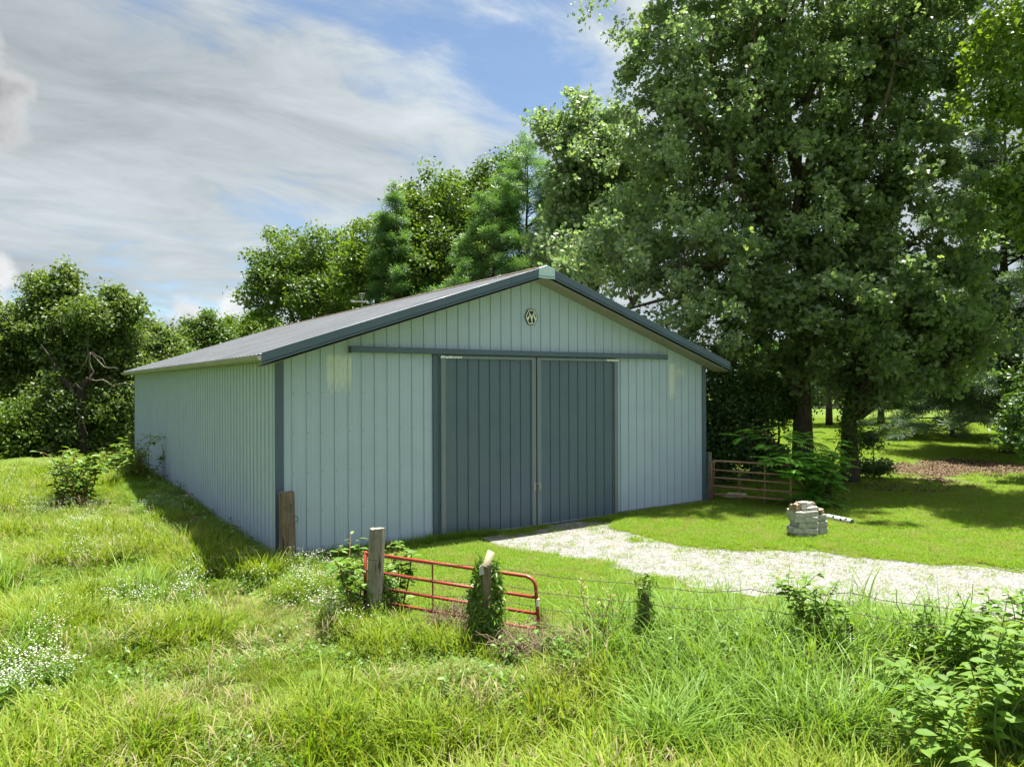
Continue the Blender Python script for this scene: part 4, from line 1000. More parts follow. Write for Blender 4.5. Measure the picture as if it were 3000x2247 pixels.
# plastic pipe standing in the vine-clad post
pv = G(1425, 1895); pt = AT(1437, 1612, 9.75); pd = pt - pv
pp = empty('plastic_pipe', pv); tag(pp, 'yellowed plastic pipe tilted out of the vine clump at the red gate', 'pipe')
base_p = np.array([pd[0] - .02, pd[1] - .05, pd[2]]); ax = np.array([.16, .02, .32]); ax /= np.linalg.norm(ax)
c1 = base_p; c0 = c1 - ax * .22
def pipe(mb, c0, c1, ro, ri, n=16):
    t = (c1 - c0) / np.linalg.norm(c1 - c0); a = np.cross(t, (0, 1, 0.3)); a /= np.linalg.norm(a); bb = np.cross(t, a); V = []; F = []
    for c, r in ((c0, ro), (c1, ro), (c1, ri), (c0, ri)):
        for k in range(n): an = 2 * math.pi * k / n; V.append(c + r * (a * math.cos(an) + bb * math.sin(an)))
    for s in range(3):
        for k in range(n): F.append((s * n + k, s * n + (k + 1) % n, (s + 1) * n + (k + 1) % n, (s + 1) * n + k))
    mb.add(V, F)
b = MB(); pipe(b, c0, c1, .05, .043); b.build('tube', M_pvc, pp, True)
MB().tube([(0, 0, -.1), tuple(c0 + ax * .05)], [.07, .06], 9).build('post', M_postd, pp)
b = MB(); q = c0 + np.array([-.09, .0, -.10]); b.add([q, q + (.06, -.02, .02), q + (.04, -.01, .15), q + (-.01, .0, .11), q + (0, .008, 0), q + (.06, -.012, .02), q + (.04, -.002, .15), q + (-.01, .008, .11)], [(0, 1, 2, 3), (7, 6, 5, 4), (0, 4, 5, 1), (1, 5, 6, 2), (2, 6, 7, 3), (3, 7, 4, 0)]); b.build('plastic_flap', M_pvcw, pp)

# stone pile: slabs stacked by hand
def stone(name, loc, dims, rz, mat, rough=.05, tilt=(0, 0), seed=0):
    bm = bmesh.new(); bmesh.ops.create_cube(bm, size=1.0); bmesh.ops.bevel(bm, geom=bm.edges[:], offset=.035, segments=1, affect='EDGES')
    bmesh.ops.subdivide_edges(bm, edges=[e for e in bm.edges if e.calc_length() > .5], cuts=2, use_grid_fill=True)
    for v in bm.verts: v.co = Vector((v.co.x * dims[0] + random.uniform(-1, 1) * rough * dims[0] * .35, v.co.y * dims[1] + random.uniform(-1, 1) * rough * dims[1] * .35, v.co.z * dims[2] + random.uniform(-1, 1) * rough * dims[2]))
    me = bpy.data.meshes.new(name); bm.to_mesh(me); bm.free(); me.materials.append(mat)
    o = link(name, me, None, loc); o.rotation_euler = (tilt[0], tilt[1], rz); return o
sp = G(2352, 1572); SPo = np.array([sp[0], sp[1], 0.0]); rv = R_; fv = F_
GSN = 'stones of the hand-stacked pile'
def SL_(u, w, z): return SPo + rv * u + fv * w + np.array([0, 0, z])
z = 0; rzc = -YAW
stones = [(0, 0, -.03, .54, .42, .13, .10, 'bottom slab of the left stack, half sunk in grass', M_lime), (-.02, 0, .105, .58, .44, .13, .04, 'wide grooved slab second from the bottom of the left stack', M_lime),
          (.04, .02, .24, .50, .42, .125, .18, 'slab third from the bottom of the left stack', M_lime), (0, 0, .37, .54, .42, .13, .03, 'slab fourth from the bottom, jutting out left', M_lime), (.0, .02, .505, .56, .44, .125, .14, 'thick slab at the top of the left stack', M_lime),
          (.40, .16, .0, .36, .36, .20, .2, 'bottom block of the shorter right stack', M_lime), (.40, .15, .205, .34, .34, .17, .1, 'middle block of the right stack', M_lime), (.38, .13, .38, .32, .32, .14, .15, 'upper block of the right stack', M_lime)]
for u, w, zz, dx, dy, dz, rz, lab, mt in stones:
    o = stone('stone_slab', SL_(u, w, zz + dz / 2), (dx, dy, dz), rzc + rz, mt, .05, (RNG.normal() * .02, RNG.normal() * .02)); tag(o, lab, 'stone', GSN)
for u, w, zz, dx, dy, dz, rz, lab, mt in [(-.19, -.05, .632, .20, .20, .14, .5, 'brown rock on the left top of the stone pile', M_brown), (.12, .02, .632, .40, .30, .07, .1, 'thin mottled slab lying on top of the left stack', M_lime), (.06, .06, .69, .30, .22, .11, .3, 'pale peaked stone crowning the pile', M_lime),
                                          (.24, .16, .69, .17, .16, .10, .2, 'reddish rock at the right of the crowning stone', M_brown), (.40, .12, .522, .24, .22, .10, .9, 'brown speckled rock on the right stack', M_brown)]:
    o = stone('top_stone', SL_(u, w, zz + dz / 2), (dx, dy, dz), rzc + rz, mt, .22); tag(o, lab, 'stone', GSN)
w0, w1 = G(2425, 1525), G(2497, 1540); wp = empty('white_pipe', (*w0[:2], 0)); tag(wp, 'perforated white plastic pipe lying on the grass right of the stone pile', 'pipe')
b = MB(); c0 = np.array([0, 0, .09]); c1 = np.array([*(w1 - w0)[:2], .085]); pipe(b, c0, c1, .085, .075, 18); b.build('tube', M_pvcw, wp, True)
ad = (c1 - c0) / np.linalg.norm(c1 - c0); sd = np.cross(ad, (0, 0, 1)); 
for k, (f, a) in enumerate([(.3, .8), (.62, .3), (.8, .9)]):
    nr = (sd * math.cos(a) + np.array([0, 0, 1]) * math.sin(a)); q = c0 + (c1 - c0) * f + nr * .083; V = []
    MB().tube([q, q + nr * .004], [.035, .030], 9).build('drain_hole', M_dark, wp)
for (px, py, sz, lab) in [(560, 1470, .38, 'brown rock beside the left wall, behind the grass shadow'), (700, 1578, .20, 'small rock at the foot of the left wall'), (728, 1592, .24, 'rock lying against the skirt board near the barn corner'), (714, 1600, .14, 'small pale rock near the front of the left skirt board')]:
    q = G(px, py); o = stone('rock', (min(q[0], -.18), q[1], sz * .25), (sz, sz * .8, sz * .6), random.random() * 3, M_brown, .22); tag(o, lab, 'rock', 'rocks along the left barn wall')

# ------------------------------------------------------------------ leafy plants with single leaves
LEAFT = (np.array([(0, 0, 0), (.22, .20, .03), (.55, .24, .02), (.82, .12, -.05), (1, 0, -.14), (.82, -.12, -.05), (.55, -.24, .02), (.22, -.20, .03), (.55, 0, -.03)]),
         [(0, 1, 8), (1, 2, 8), (2, 3, 8), (3, 4, 8), (4, 5, 8), (5, 6, 8), (6, 7, 8), (7, 0, 8)])
LANCE = (np.array([(0, 0, 0), (.3, .13, .02), (.65, .12, 0), (1, 0, -.12), (.65, -.12, 0), (.3, -.13, .02), (.5, 0, -.02)]), [(0, 1, 6), (1, 2, 6), (2, 3, 6), (3, 4, 6), (4, 5, 6), (5, 0, 6)])
_leafcache = {}
def leaf_obj(tm, mat, parent, pos, dirv, nrm, s):
    key = (id(tm), mat.name)
    if key not in _leafcache: _leafcache[key] = np_mesh('leaf', tm[0], np.asarray(tm[1]), mat, True)
    a = np.asarray(dirv, float); a /= np.linalg.norm(a) + 1e-9; n_ = np.asarray(nrm, float); n_ = n_ - a * (n_ @ a); n_ /= np.linalg.norm(n_) + 1e-9; b_ = np.cross(n_, a)
    o = link('leaf', _leafcache[key], parent); o.matrix_local = Matrix.Translation(Vector(tuple(map(float, pos)))) @ Matrix([(a[i], b_[i], n_[i]) for i in range(3)]).to_4x4() @ Matrix.Scale(float(s), 4)
    return o
def herb(name, base, label, cat, stems, h, spread, nleaf, lsize, mat, smat, tm=LEAFT, group=None, r=.012, lean=(0, 0), low=.25, bend=.25, branch=0):
    base = np.asarray(base, float); t = empty(name, base); tag(t, label, cat, group)
    for s in range(stems):
        az = RNG.uniform(0, 6.283); sp_ = spread * RNG.uniform(.35, 1.0); H = h * RNG.uniform(.7, 1.05)
        p0 = np.array([math.cos(az) * spread * .15, math.sin(az) * spread * .15, -.02]); p1 = np.array([math.cos(az) * sp_ + lean[0], math.sin(az) * sp_ + lean[1], H])
        mb = MB(); P, _ = limb(mb, p0, p1, r, r * .3, bend, 6, 6, .05)
        ends = [P]
        for k in range(branch):
            i = RNG.integers(2, 5); q = P[i] + np.array([RNG.normal() * spread * .5, RNG.normal() * spread * .5, H * RNG.uniform(.1, .3)]); Q, _ = limb(mb, P[i], q, r * .55, r * .2, bend, 6, 4, .05); ends.append(Q)
        mb.build('stem', smat, t, True)
        for E in ends:
            m = nleaf if E is P else max(3, nleaf // 2)
            for k in range(m):
                f = low + (1 - low) * (k + RNG.uniform(0, 1)) / m if E is P else RNG.uniform(.2, 1); f = min(f, .999); i = int(f * 6); fr = f * 6 - i; q = E[i] * (1 - fr) + E[i + 1] * fr
                la = k * 2.4 + RNG.normal() * .4; d = np.array([math.cos(la), math.sin(la), RNG.uniform(-.35, .45)]); leaf_obj(tm, mat, t, q, d, (RNG.normal() * .25, RNG.normal() * .25, 1), lsize * RNG.uniform(.6, 1.2) * (1.1 - .45 * f))
    return t
gz0 = lambda p: np.array([p[0], p[1], float(ground_z(p[0], p[1]))])
herb('pokeweed', gz0(G(1060, 1800)), 'bright leafy weed sprawling left of the grey gate post', 'weed', 5, 1.15, .45, 22, .23, M_poke, M_rstem, LEAFT, None, .013, (-.12, .05), .3, .2, 2)
herb('pokeweed', gz0(G(1165, 1790)), 'bright leafy weed growing over the hinge end of the red gate', 'weed', 5, 1.15, .38, 22, .22, M_poke, M_rstem, LEAFT, None, .013, (.05, .1), .25, .2, 2)
herb('pokeweed', gz0(G(232, 1488)), 'big-leaved weed clump alone in the left field', 'weed', 15, 1.6, .95, 26, .30, M_poke, M_rstem, LEAFT, None, .018, (0, 0), .12, .2, 1)
herb('pokeweed', gz0(G(415, 1425)), 'leafy weed clump against the left wall near its far end', 'weed', 13, 1.7, .9, 24, .28, M_poke, M_rstem, LEAFT, None, .016, (0, 0), .12, .2, 1)
herb('pokeweed', gz0(G(505, 1468)), 'small dark weed beside the wall, behind the brown rock', 'weed', 3, .75, .3, 14, .16, M_vine, M_stem, LEAFT, None, .01)
herb('tall_weed', gz0(G(1030, 1815)), 'slender feathery dark green weed left of the grey gate post', 'weed', 6, .75, .22, 40, .085, M_vine, M_stem, LANCE, None, .006, (0, 0), .1)
herb('broadleaf_weed', gz0(G(1110, 1850)), 'low heart-leaved weed at the foot of the grey gate post', 'weed', 5, .28, .2, 7, .14, M_weed, M_stem, LEAFT, None, .006)
herb('broadleaf_weed', gz0(G(1620, 1960)), 'leafy weed in front of the free end of the red gate', 'weed', 5, .6, .28, 10, .15, M_poke, M_stem, LEAFT, None, .008)
herb('sapling', gz0(G(2390, 1965)), 'small leafy sapling rising out of the wire fence', 'sapling', 7, 1.38, .42, 24, .15, M_weed, M_twig, LEAFT, None, .008, (-.04, 0), .52, .12, 4)
for px, py, h, lab, mt in [(1745, 1905, 1.0, 'tall dry weed stalks between the gate end and the vine post', M_seed), (1850, 1925, .95, 'tall reddish stalks just left of the vine-wrapped post', M_vine), (2040, 1950, .8, 'tall leafy stalks in the coarse grass right of the vine post', M_weed), (2640, 1990, 1.15, 'tall thin stalks between the steel stake and the giant weeds', M_tall), (2740, 1950, 1.2, 'tall thin stalks behind the left side of the giant weeds', M_tall)]:
    herb('weed_stalk', gz0(G(px, py)), lab, 'weed', 6, h, .3, 16, .13, mt, M_rstem if mt is not M_tall else M_stem, LANCE, 'tall stalks along the wire fence', .005, (0, 0), .15, .12)
for px, py, h, lab, mt in [(1960, 1975, .55, 'leafy fence weed in the coarse grass right of the vine post', M_vine), (2150, 1985, .6, 'leafy fence weed beside the short leaning stake', M_poke), (2320, 2000, .6, 'leafy fence weed left of the sapling foot', M_vine), (2560, 2010, .55, 'leafy fence weed right of the steel stake', M_poke), (1700, 1985, .45, 'leafy fence weed by the brown dead brush', M_weed), (1500, 1955, .4, 'leafy fence weed below the vine-smothered pipe', M_vine)]:
    herb('fence_weed', gz0(G(px, py)), lab, 'weed', 7, h, .36, 16, .11, mt, M_stem, LEAFT, 'leafy weeds along the wire fence', .005, (0, 0), .15, .2, 1)
# giant weeds at the lower right corner
GR = 'giant broad-leaved weeds in the lower right corner'
for k, (px, py, h, s_, lab) in enumerate([(2700, 2120, .75, 4, 'giant weed at the left front of the lower right clump'), (2850, 2050, 1.15, 5, 'tall giant weed in the middle of the lower right clump'), (2960, 2000, 1.3, 5, 'giant weed beside the fence wire at the right edge'), (2800, 2300, .95, 5, 'giant weed at the bottom edge of the lower right clump'), (2980, 2250, 1.15, 6, 'giant weed in the very corner of the lower right'), (3080, 2100, 1.2, 5, 'giant weed cut off by the right edge'), (2760, 1985, .95, 2, 'single giant weed standing apart behind the wire, holding up big leaves'), (2920, 2150, 1.0, 5, 'giant weed in the thick of the lower right clump')]):
    herb('giant_weed', gz0(G(px, py)), lab, 'weed', s_ + 3, h * 1.08, .5, 19, .205, M_weed, M_stem, LEAFT, GR, .011, (0, 0), .2, .2, 1)
# bush with long compound leaves at the rusty gate
cb = empty('sumac_bush', (15.2, -2.55, 0)); tag(cb, 'bright green bush with long compound leaves over the rusty gate end', 'bush')
CB = np.array([15.2, -2.55, 0.0])
mbm = MB(); tipsP = []
for (px, py, d) in [(2160, 1292, 20.8), (2235, 1300, 20.9), (2290, 1275, 21), (2340, 1262, 21.2), (2400, 1300, 21), (2470, 1285, 21.1), (2460, 1345, 20.9), (2300, 1340, 20.5), (2240, 1345, 20.5), (2380, 1350, 20.5), (2420, 1390, 20.6), (2330, 1395, 20.4), (2290, 1385, 20.3), (2350, 1320, 20.8), (2440, 1330, 21.4), (2370, 1430, 20.6), (2340, 1455, 20.4), (2400, 1440, 20.5)]:
    q = AT(px, py, d) - CB; P, _ = limb(mbm, np.array([RNG.normal() * .1, RNG.normal() * .1, 0]), q, .028, .006, .15, 6, 6, .08); tipsP.append(P)
mbm.build('stems', M_twig, cb, True)
PP = []; NN = []; AA = []
for P in tipsP:
    for k in range(17):
        f = RNG.uniform(.5, 1.0); i = min(int(f * 6), 5); q0 = P[i] + (P[i + 1] - P[i]) * (f * 6 - i)
        az = RNG.uniform(0, 6.283); d = np.array([math.cos(az), math.sin(az), RNG.uniform(-.1, .5)]); L = RNG.uniform(.4, .65)
        b = MB(); axis = [q0 + d * L * t_ + np.array([0, 0, -.25 * L * t_ * t_]) for t_ in np.linspace(0, 1, 5)]
        lf = MB(); lf.tube(axis, .004, 3, False); n_ = 8
        for j in range(n_):
            t_ = .15 + .85 * j / (n_ - 1); c = q0 + d * L * t_ + np.array([0, 0, -.25 * L * t_ * t_]); tg = d + np.array([0, 0, -.5 * t_]); tg /= np.linalg.norm(tg)
            for sgn in (-1, 1):
                sd = np.cross(tg, (0, 0, 1)) * sgn; sd /= np.linalg.norm(sd); a_ = sd * .8 + tg * .55 + np.array([0, 0, -.25]); a_ /= np.linalg.norm(a_); w = np.cross(a_, (0, 0, 1)); w /= np.linalg.norm(w); s_ =   .18 * (1 - .35 * abs(t_ - .45))
                lf.add([c, c + a_ * s_ * .4 + w * s_ * .17, c + a_ * s_, c + a_ * s_ * .4 - w * s_ * .17], [(0, 1, 2), (0, 2, 3)])
        lf.build('leaf', M_sumac, cb)
# vines on posts and the leafy base of that bush
def vine(name, base, label, prof, n, lsize, mat, cat='vine'):
    """prof: list of (z, radius, dx, dy)"""
    base = gz0(base); t = empty(name, base); tag(t, label, cat); prof = np.array(prof, float)
    z = RNG.uniform(prof[0, 0], prof[-1, 0], n); r = np.interp(z, prof[:, 0], prof[:, 1]); dx = np.interp(z, prof[:, 0], prof[:, 2]); dy = np.interp(z, prof[:, 0], prof[:, 3])
    an = RNG.uniform(0, 6.283, n); q = r * np.sqrt(RNG.uniform(.25, 1.15, n)); P = np.stack([dx + np.cos(an) * q, dy + np.sin(an) * q, z], -1)
    Nn = np.stack([np.cos(an), np.sin(an), np.full(n, .7)], -1) + RNG.normal(size=(n, 3)) * .5
    V, F = leaf_cloud(P, Nn, lsize * RNG.uniform(.6, 1.3, n), LANCE); tag(link('vine_leaves', np_mesh('vine_leaves', V, F, mat), t), kind='stuff')
    mb = MB()
    for k in range(5):
        a0 = RNG.uniform(0, 6.28); mb.tube([(np.interp(zz, prof[:, 0], prof[:, 2]) + .5 * np.interp(zz, prof[:, 0], prof[:, 1]) * math.cos(a0 + zz * 3), np.interp(zz, prof[:, 0], prof[:, 3]) + .5 * np.interp(zz, prof[:, 0], prof[:, 1]) * math.sin(a0 + zz * 3), zz) for zz in np.linspace(0, prof[-1, 0] * .95, 9)], .006, 4, False)
    mb.build('vine_stem', M_twig, t); return t
vine('vine', G(1425, 1895), 'dense green vine smothering the pipe post in front of the red gate', [(0, .24, 0, 0), (.35, .27, .0, 0), (.75, .23, 0, 0), (1.05, .19, .0, -.02), (1.2, .13, .0, -.03)], 3000, .095, M_vine)
vine('vine', G(1892, 1930), 'vine column wrapping the slim post in the wire fence', [(0, .13, 0, 0), (.5, .11, 0, 0), (.9, .10, -.02, 0), (1.02, .16, .03, 0), (1.1, .05, 0, 0)], 620, .085, M_vine)
vine('vine', G(1120, 1812), 'dark vine climbing the foot of the grey gate post', [(0, .24, 0, 0), (.25, .24, .05, -.03), (.5, .15, .08, -.04), (.62, .05, .1, 0)], 520, .085, M_vine)
vine('vine', (15.0, -2.7, 0), 'leafy creeper filling the foot of the compound-leaved bush', [(0, .55, .0, 0), (.5, .5, .1, 0), (1.0, .45, .1, .1), (1.35, .2, .1, .1)], 1400, .12, M_vine)
vine('creeper', G(2445, 1990), 'tangle of leaves around the broken stub and steel stake', [(0, .28, 0, 0), (.2, .26, .05, 0), (.38, .1, .05, 0)], 360, .07, M_vine, 'creeper')
# dry dead tangles
def tangle(base, label, r, h, n, mat=M_tan):
    base = gz0(base); t = empty('dry_tangle', base); tag(t, label, 'dry brush', 'dead brush along the fence'); mb = MB()
    for k in range(n):
        a = RNG.uniform(0, 6.283); q = r * math.sqrt(RNG.random()); p0 = np.array([math.cos(a) * q, math.sin(a) * q, RNG.uniform(0, h * .6)]); p1 = p0 + np.array([RNG.normal() * r * .5, RNG.normal() * r * .5, RNG.uniform(-.1, .6) * h])
        p1[2] = max(.02, p1[2]); m_ = (p0 + p1) / 2 + RNG.normal(size=3) * r * .18; mb.tube([p0, m_, p1], [.0035, .003, .0015], 3, False)
    tag(mb.build('dead_stems', mat, t), kind='stuff'); return t
tangle(G(1330, 1855), 'brown dead brush against the middle of the red gate', .34, .55, 420)
tangle(G(1580, 1850), 'small grey dead clump on the free end of the red gate', .13, .35, 140)
tangle(G(1690, 1935), 'brown dead brush on the wire between gate end and vine post', .36, .5, 420)
tangle(G(1545, 1930), 'brown dry brush in front of the vine-smothered pipe', .4, .35, 380)
tangle(G(2600, 2010), 'grey dead twigs right of the steel stake', .3, .3, 200)

# ------------------------------------------------------------------ grasses, flowers and gravel (instanced stuff)
def scatter(name, pts, variants, label, cat, smin=.75, smax=1.25, tilt=.12, scl=None):
    n = len(pts); me = bpy.data.meshes.new(name + '_points'); me.vertices.add(n); me.vertices.foreach_set('co', np.asarray(pts, np.float32).ravel())
    rot = np.stack([RNG.normal(size=n) * tilt, RNG.normal(size=n) * tilt, RNG.uniform(0, 6.283, n)], -1).astype(np.float32)
    sc = RNG.uniform(smin, smax, n).astype(np.float32)
    if scl is not None: sc *= np.asarray(scl, np.float32)
    a = me.attributes.new('rot', 'FLOAT_VECTOR', 'POINT'); a.data.foreach_set('vector', rot.ravel())
    a = me.attributes.new('sc', 'FLOAT', 'POINT'); a.data.foreach_set('value', sc)
    a = me.attributes.new('vi', 'INT', 'POINT'); a.data.foreach_set('value', RNG.integers(0, len(variants), n).astype(np.int32))
    col = bpy.data.collections.new(name + '_kinds')
    for i, v in enumerate(variants): col.objects.link(bpy.data.objects.new(f'{name}_kind_{i}', v))
    ng = bpy.data.node_groups.new(name + '_scatter', 'GeometryNodeTree')
    ng.interface.new_socket('Geometry', in_out='INPUT', socket_type='NodeSocketGeometry'); ng.interface.new_socket('Geometry', in_out='OUTPUT', socket_type='NodeSocketGeometry')
    N_ = ng.nodes.new; gi = N_('NodeGroupInput'); go = N_('NodeGroupOutput'); ip = N_('GeometryNodeInstanceOnPoints'); ci = N_('GeometryNodeCollectionInfo')
    ci.inputs[0].default_value = col; ci.inputs[1].default_value = True; ci.inputs[2].default_value = True
    def attr(nm, ty):
        x = N_('GeometryNodeInputNamedAttribute'); x.data_type = ty; x.inputs[0].default_value = nm; return x.outputs[0]
    e2r = N_('FunctionNodeEulerToRotation'); L = ng.links.new
    L(gi.outputs[0], ip.inputs['Points']); L(ci.outputs[0], ip.inputs['Instance']); ip.inputs['Pick Instance'].default_value = True
    L(attr('vi', 'INT'), ip.inputs['Instance Index']); L(attr('rot', 'FLOAT_VECTOR'), e2r.inputs[0]); L(e2r.outputs[0], ip.inputs['Rotation']); L(attr('sc', 'FLOAT'), ip.inputs['Scale']); L(ip.outputs[0], go.inputs[0])
    o = link(name, me); m = o.modifiers.new('scatter', 'NODES'); m.node_group = ng; tag(o, label, cat, None, 'stuff'); return o
def blades(n, h0, h1, rad, w, arch, mat, seg=4, name='tuft', lean=.5):
    V = []; F = []
    for k in range(n):
        a = RNG.uniform(0, 6.283); q = rad * math.sqrt(RNG.random()); p = np.array([math.cos(a) * q, math.sin(a) * q, -.01]); az = a + RNG.normal() * .9
        d = np.array([math.cos(az), math.sin(az), 0]); s = np.array([-d[1], d[0], 0]); h = RNG.uniform(h0, h1); th = RNG.uniform(0, lean); cu = RNG.uniform(.3, 1) * arch; ww = w * RNG.uniform(.7, 1.3); b0 = len(V)
        for i in range(seg + 1):
            f = i / seg; wd = ww * (1 - f ** 2.2) * .5 + .0006; V.append(p - s * wd); V.append(p + s * wd)
            ang = th + cu * f; p = p + (d * math.sin(ang) + np.array([0, 0, math.cos(ang)])) * h / seg
        for i in range(seg): F.append((b0 + 2 * i, b0 + 2 * i + 1, b0 + 2 * i + 3, b0 + 2 * i + 2))
    return np_mesh(name, V, np.array(F), mat, True)
def weedlets(n, h, rad, ls, mat, name='weedlet'):
    C = []; D = []
    for k in range(n):
        a = RNG.uniform(0, 6.283); q = rad * math.sqrt(RNG.random()); C.append((math.cos(a) * q, math.sin(a) * q, RNG.uniform(.02, h) * (1 - .5 * q / rad))); D.append((RNG.normal() * .45, RNG.normal() * .45, 1))
    V, F = leaf_cloud(np.array(C), np.array(D), ls * RNG.uniform(.6, 1.3, n), LANCE if ls < .06 else LEAFT); return np_mesh(name, V, F, mat, True)
def flowers(stems, h, rad, name='flower', fl=5, fs=.012):
    V = []; F = []; mi = []
    def addf(vs, fs_, m):
        b0 = len(V); V.extend(vs); 
        for f in fs_: F.append(tuple(b0 + i for i in f)); mi.append(m)
    for k in range(stems):
        a = RNG.uniform(0, 6.283); q = rad * math.sqrt(RNG.random()); p0 = np.array([math.cos(a) * q * .6, math.sin(a) * q * .6, 0]); H = h * RNG.uniform(.7, 1.1); p1 = np.array([math.cos(a) * q, math.sin(a) * q, H]); s = np.array([.003, 0, 0])
        addf([p0 - s, p0 + s, p1 + s * .6], [(0, 1, 2)], 0); s = np.array([0, .003, 0]); addf([p0 - s, p0 + s, p1 + s * .6], [(0, 1, 2)], 0)
        for j in range(9):
            f = RNG.uniform(.15, .9); c = p0 * (1 - f) + p1 * f; az = RNG.uniform(0, 6.283); d = np.array([math.cos(az), math.sin(az), .3]); w = np.array([-d[1], d[0], 0]) * .012; L = .07 * (1.1 - f * .6)
            addf([c, c + d * L * .5 + w, c + d * L, c + d * L * .5 - w], [(0, 1, 2), (0, 2, 3)], 0)
        for j in range(fl):
            c = p1 + np.array([RNG.normal() * .05, RNG.normal() * .05, RNG.uniform(-.04, .03)]); nn, aa, bb = ortho(np.array([[RNG.normal() * .35, RNG.normal() * .35, 1.0]])); r = fs * RNG.uniform(.7, 1.25)
            vs = [c + nn[0] * .002] + [c + r * (aa[0] * math.cos(k2 * math.pi / 3) + bb[0] * math.sin(k2 * math.pi / 3)) for k2 in range(6)]; addf(vs, [(0, k2 + 1, (k2 + 1) % 6 + 1) for k2 in range(6)], 1)
            sv = np.array([.0015, 0, 0]); q0 = p0 * .35 + p1 * .65; addf([q0 - sv, q0 + sv, c], [(0, 1, 2)], 0)
    return np_mesh(name, np.array(V), np.array(F), None, False, [M_weed, M_petal], mi)
def seedheads(n, h, rad, name='seedhead'):
    V = []; F = []
    for k in range(n):
        a = RNG.uniform(0, 6.283); q = rad * math.sqrt(RNG.random()); p = np.array([math.cos(a) * q, math.sin(a) * q, 0.]); az = RNG.uniform(0, 6.283); d = np.array([math.cos(az), math.sin(az), 0]); s = np.array([-d[1], d[0], 0]); H = h * RNG.uniform(.7, 1.1); b0 = len(V)
        for i in range(7):
            f = i / 6; wd = .0013 if f < .6 else .0042 * math.sin(math.pi * min(1, (f - .55) / .45)) + .001; V.append(p - s * wd); V.append(p + s * wd); ang = .1 + 1.7 * f ** 2.2; p = p + (d * math.sin(ang) + np.array([0, 0, math.cos(ang)])) * H / 6
        for i in range(6): F.append((b0 + 2 * i, b0 + 2 * i + 1, b0 + 2 * i + 3, b0 + 2 * i + 2))
    return np_mesh(name, V, np.array(F), M_seed, True)

def field(n, dmin, dmax, amin=-39, amax=39, power=1.0):
    """random ground points within the wedge in front of the camera, denser nearby"""
    u = RNG.random(n) ** power; d = np.sqrt(dmin ** 2 + (dmax ** 2 - dmin ** 2) * u); az = YAW + np.radians(RNG.uniform(amin, amax, n))
    return CAM[0] + np.sin(az) * d, CAM[1] + np.cos(az) * d, d
def pts3(x, y): return np.stack([x, y, ground_z(x, y)], -1)
def off_barn(x, y, m=.03): return ~((x > -m) & (x < BW + m) & (y > -m) & (y < BL + m))

# mown lawn
x, y, d = field(150000, 8.5, 30, power=1.25)
mm, dm = meadow_mask(x, y), drive_mask(x, y) + (fbm(x * 1.1, y * 1.1, 31, 3) - .5) * 1.7
litter = np.minimum.reduce([np.hypot(x - a_, y - b_) - c_ for a_, b_, c_ in LIT]) + (fbm(x * .9, y * .9, 41, 3) - .5) * 2.0
k = (mm < .15) & off_barn(x, y) & ((dm < -.1) | (RNG.random(len(x)) < .05)) & ((litter > 0) | (RNG.random(len(x)) < .25))
x, y, d, dm = x[k], y[k], d[k], dm[k]
sc = 1 + .5 * sstep(d, 14, 28)
scatter('lawn_grass', pts3(x, y), [blades(44, .045, .095, .13, .006, 1.5, M_lawn, 3, lean=1.1) for _ in range(5)], 'mown bright lawn between fence, barn and drive', 'grass', .75, 1.3, .1, sc)
x, y, d = field(9000, 9, 26, -10, 39, 1.3); k = (meadow_mask(x, y) < -.1) & (drive_mask(x, y) < -.05) & off_barn(x, y) & (fbm(x * .7, y * .7, 141, 3) > .5); x, y = x[k], y[k]
scatter('lawn_clover', pts3(x, y), [weedlets(22, .06, .16, .035, M_weed) for _ in range(2)] + [weedlets(16, .05, .16, .04, M_vine)], 'clover and small weeds in the mown lawn', 'clover', .6, 1.2, .1)
# far lawn, coarser
x, y, d = field(64000, 28, 80, 12, 39, .8); k = off_barn(x, y) & (np.minimum.reduce([np.hypot(x - a_, y - b_) - c_ for a_, b_, c_ in LIT]) + (fbm(x * .5, y * .5, 47) - .5) * 3 > 0); x, y, d = x[k], y[k], d[k]
scatter('far_lawn_grass', pts3(x, y), [blades(32, .05, .10, .24, .013, 1.4, M_lawn, 2, lean=1.1) for _ in range(3)], 'sunlit lawn beyond the oaks at the right', 'grass', .9, 1.5, .1)
# meadow
x, y, d = field(60000, 5.0, 38, -40, 40, 2.0); mm = meadow_mask(x, y); gapn = vnoise(x * 2.3, y * 2.3, 55); k = (mm > -.12) & off_barn(x, y, .08) & (d < 42) & (RNG.random(len(x)) < .16 + .9 * sstep(gapn, .32, .60)); x, y, d = x[k], y[k], d[k]
lush = fbm(x * .45, y * .45, 61, 3); dryn = fbm(x * .35 + 7, y * .35, 71, 3) + .16 * sstep(np.hypot(x - .2, y + 9.6), 2.6, .6) - .18 * sstep(x, 2.2, 3.5) + .10 * sstep(d, 9.5, 6.5)
r = RNG.random(len(x))
tall = .55 + 1.3 * sstep(fbm(x * .8, y * .8, 81, 3), .38, .68); edge = sstep(meadow_mask(x, y), 0, .7) * .5 + .5
isdry = r < .46 * sstep(dryn, .50, .68)
scatter('meadow_grass', pts3(x[~isdry], y[~isdry]), [blades(46, .10, .28, .20, .0072, 1.7, M_mead, 4) for _ in range(4)] + [blades(34, .14, .36, .18, .009, 2.0, M_mead, 4) for _ in range(2)], 'unmown bright meadow grass in the foreground and left field', 'grass', .7, 1.2, .15, (tall * edge)[~isdry])
scatter('dry_grass', pts3(x[isdry], y[isdry]), [blades(40, .08, .22, .20, .0032, 2.3, M_dry, 4) for _ in range(4)], 'tan dry grass patches among the foreground meadow', 'grass', .7, 1.2, .2, .9 * (edge)[isdry])
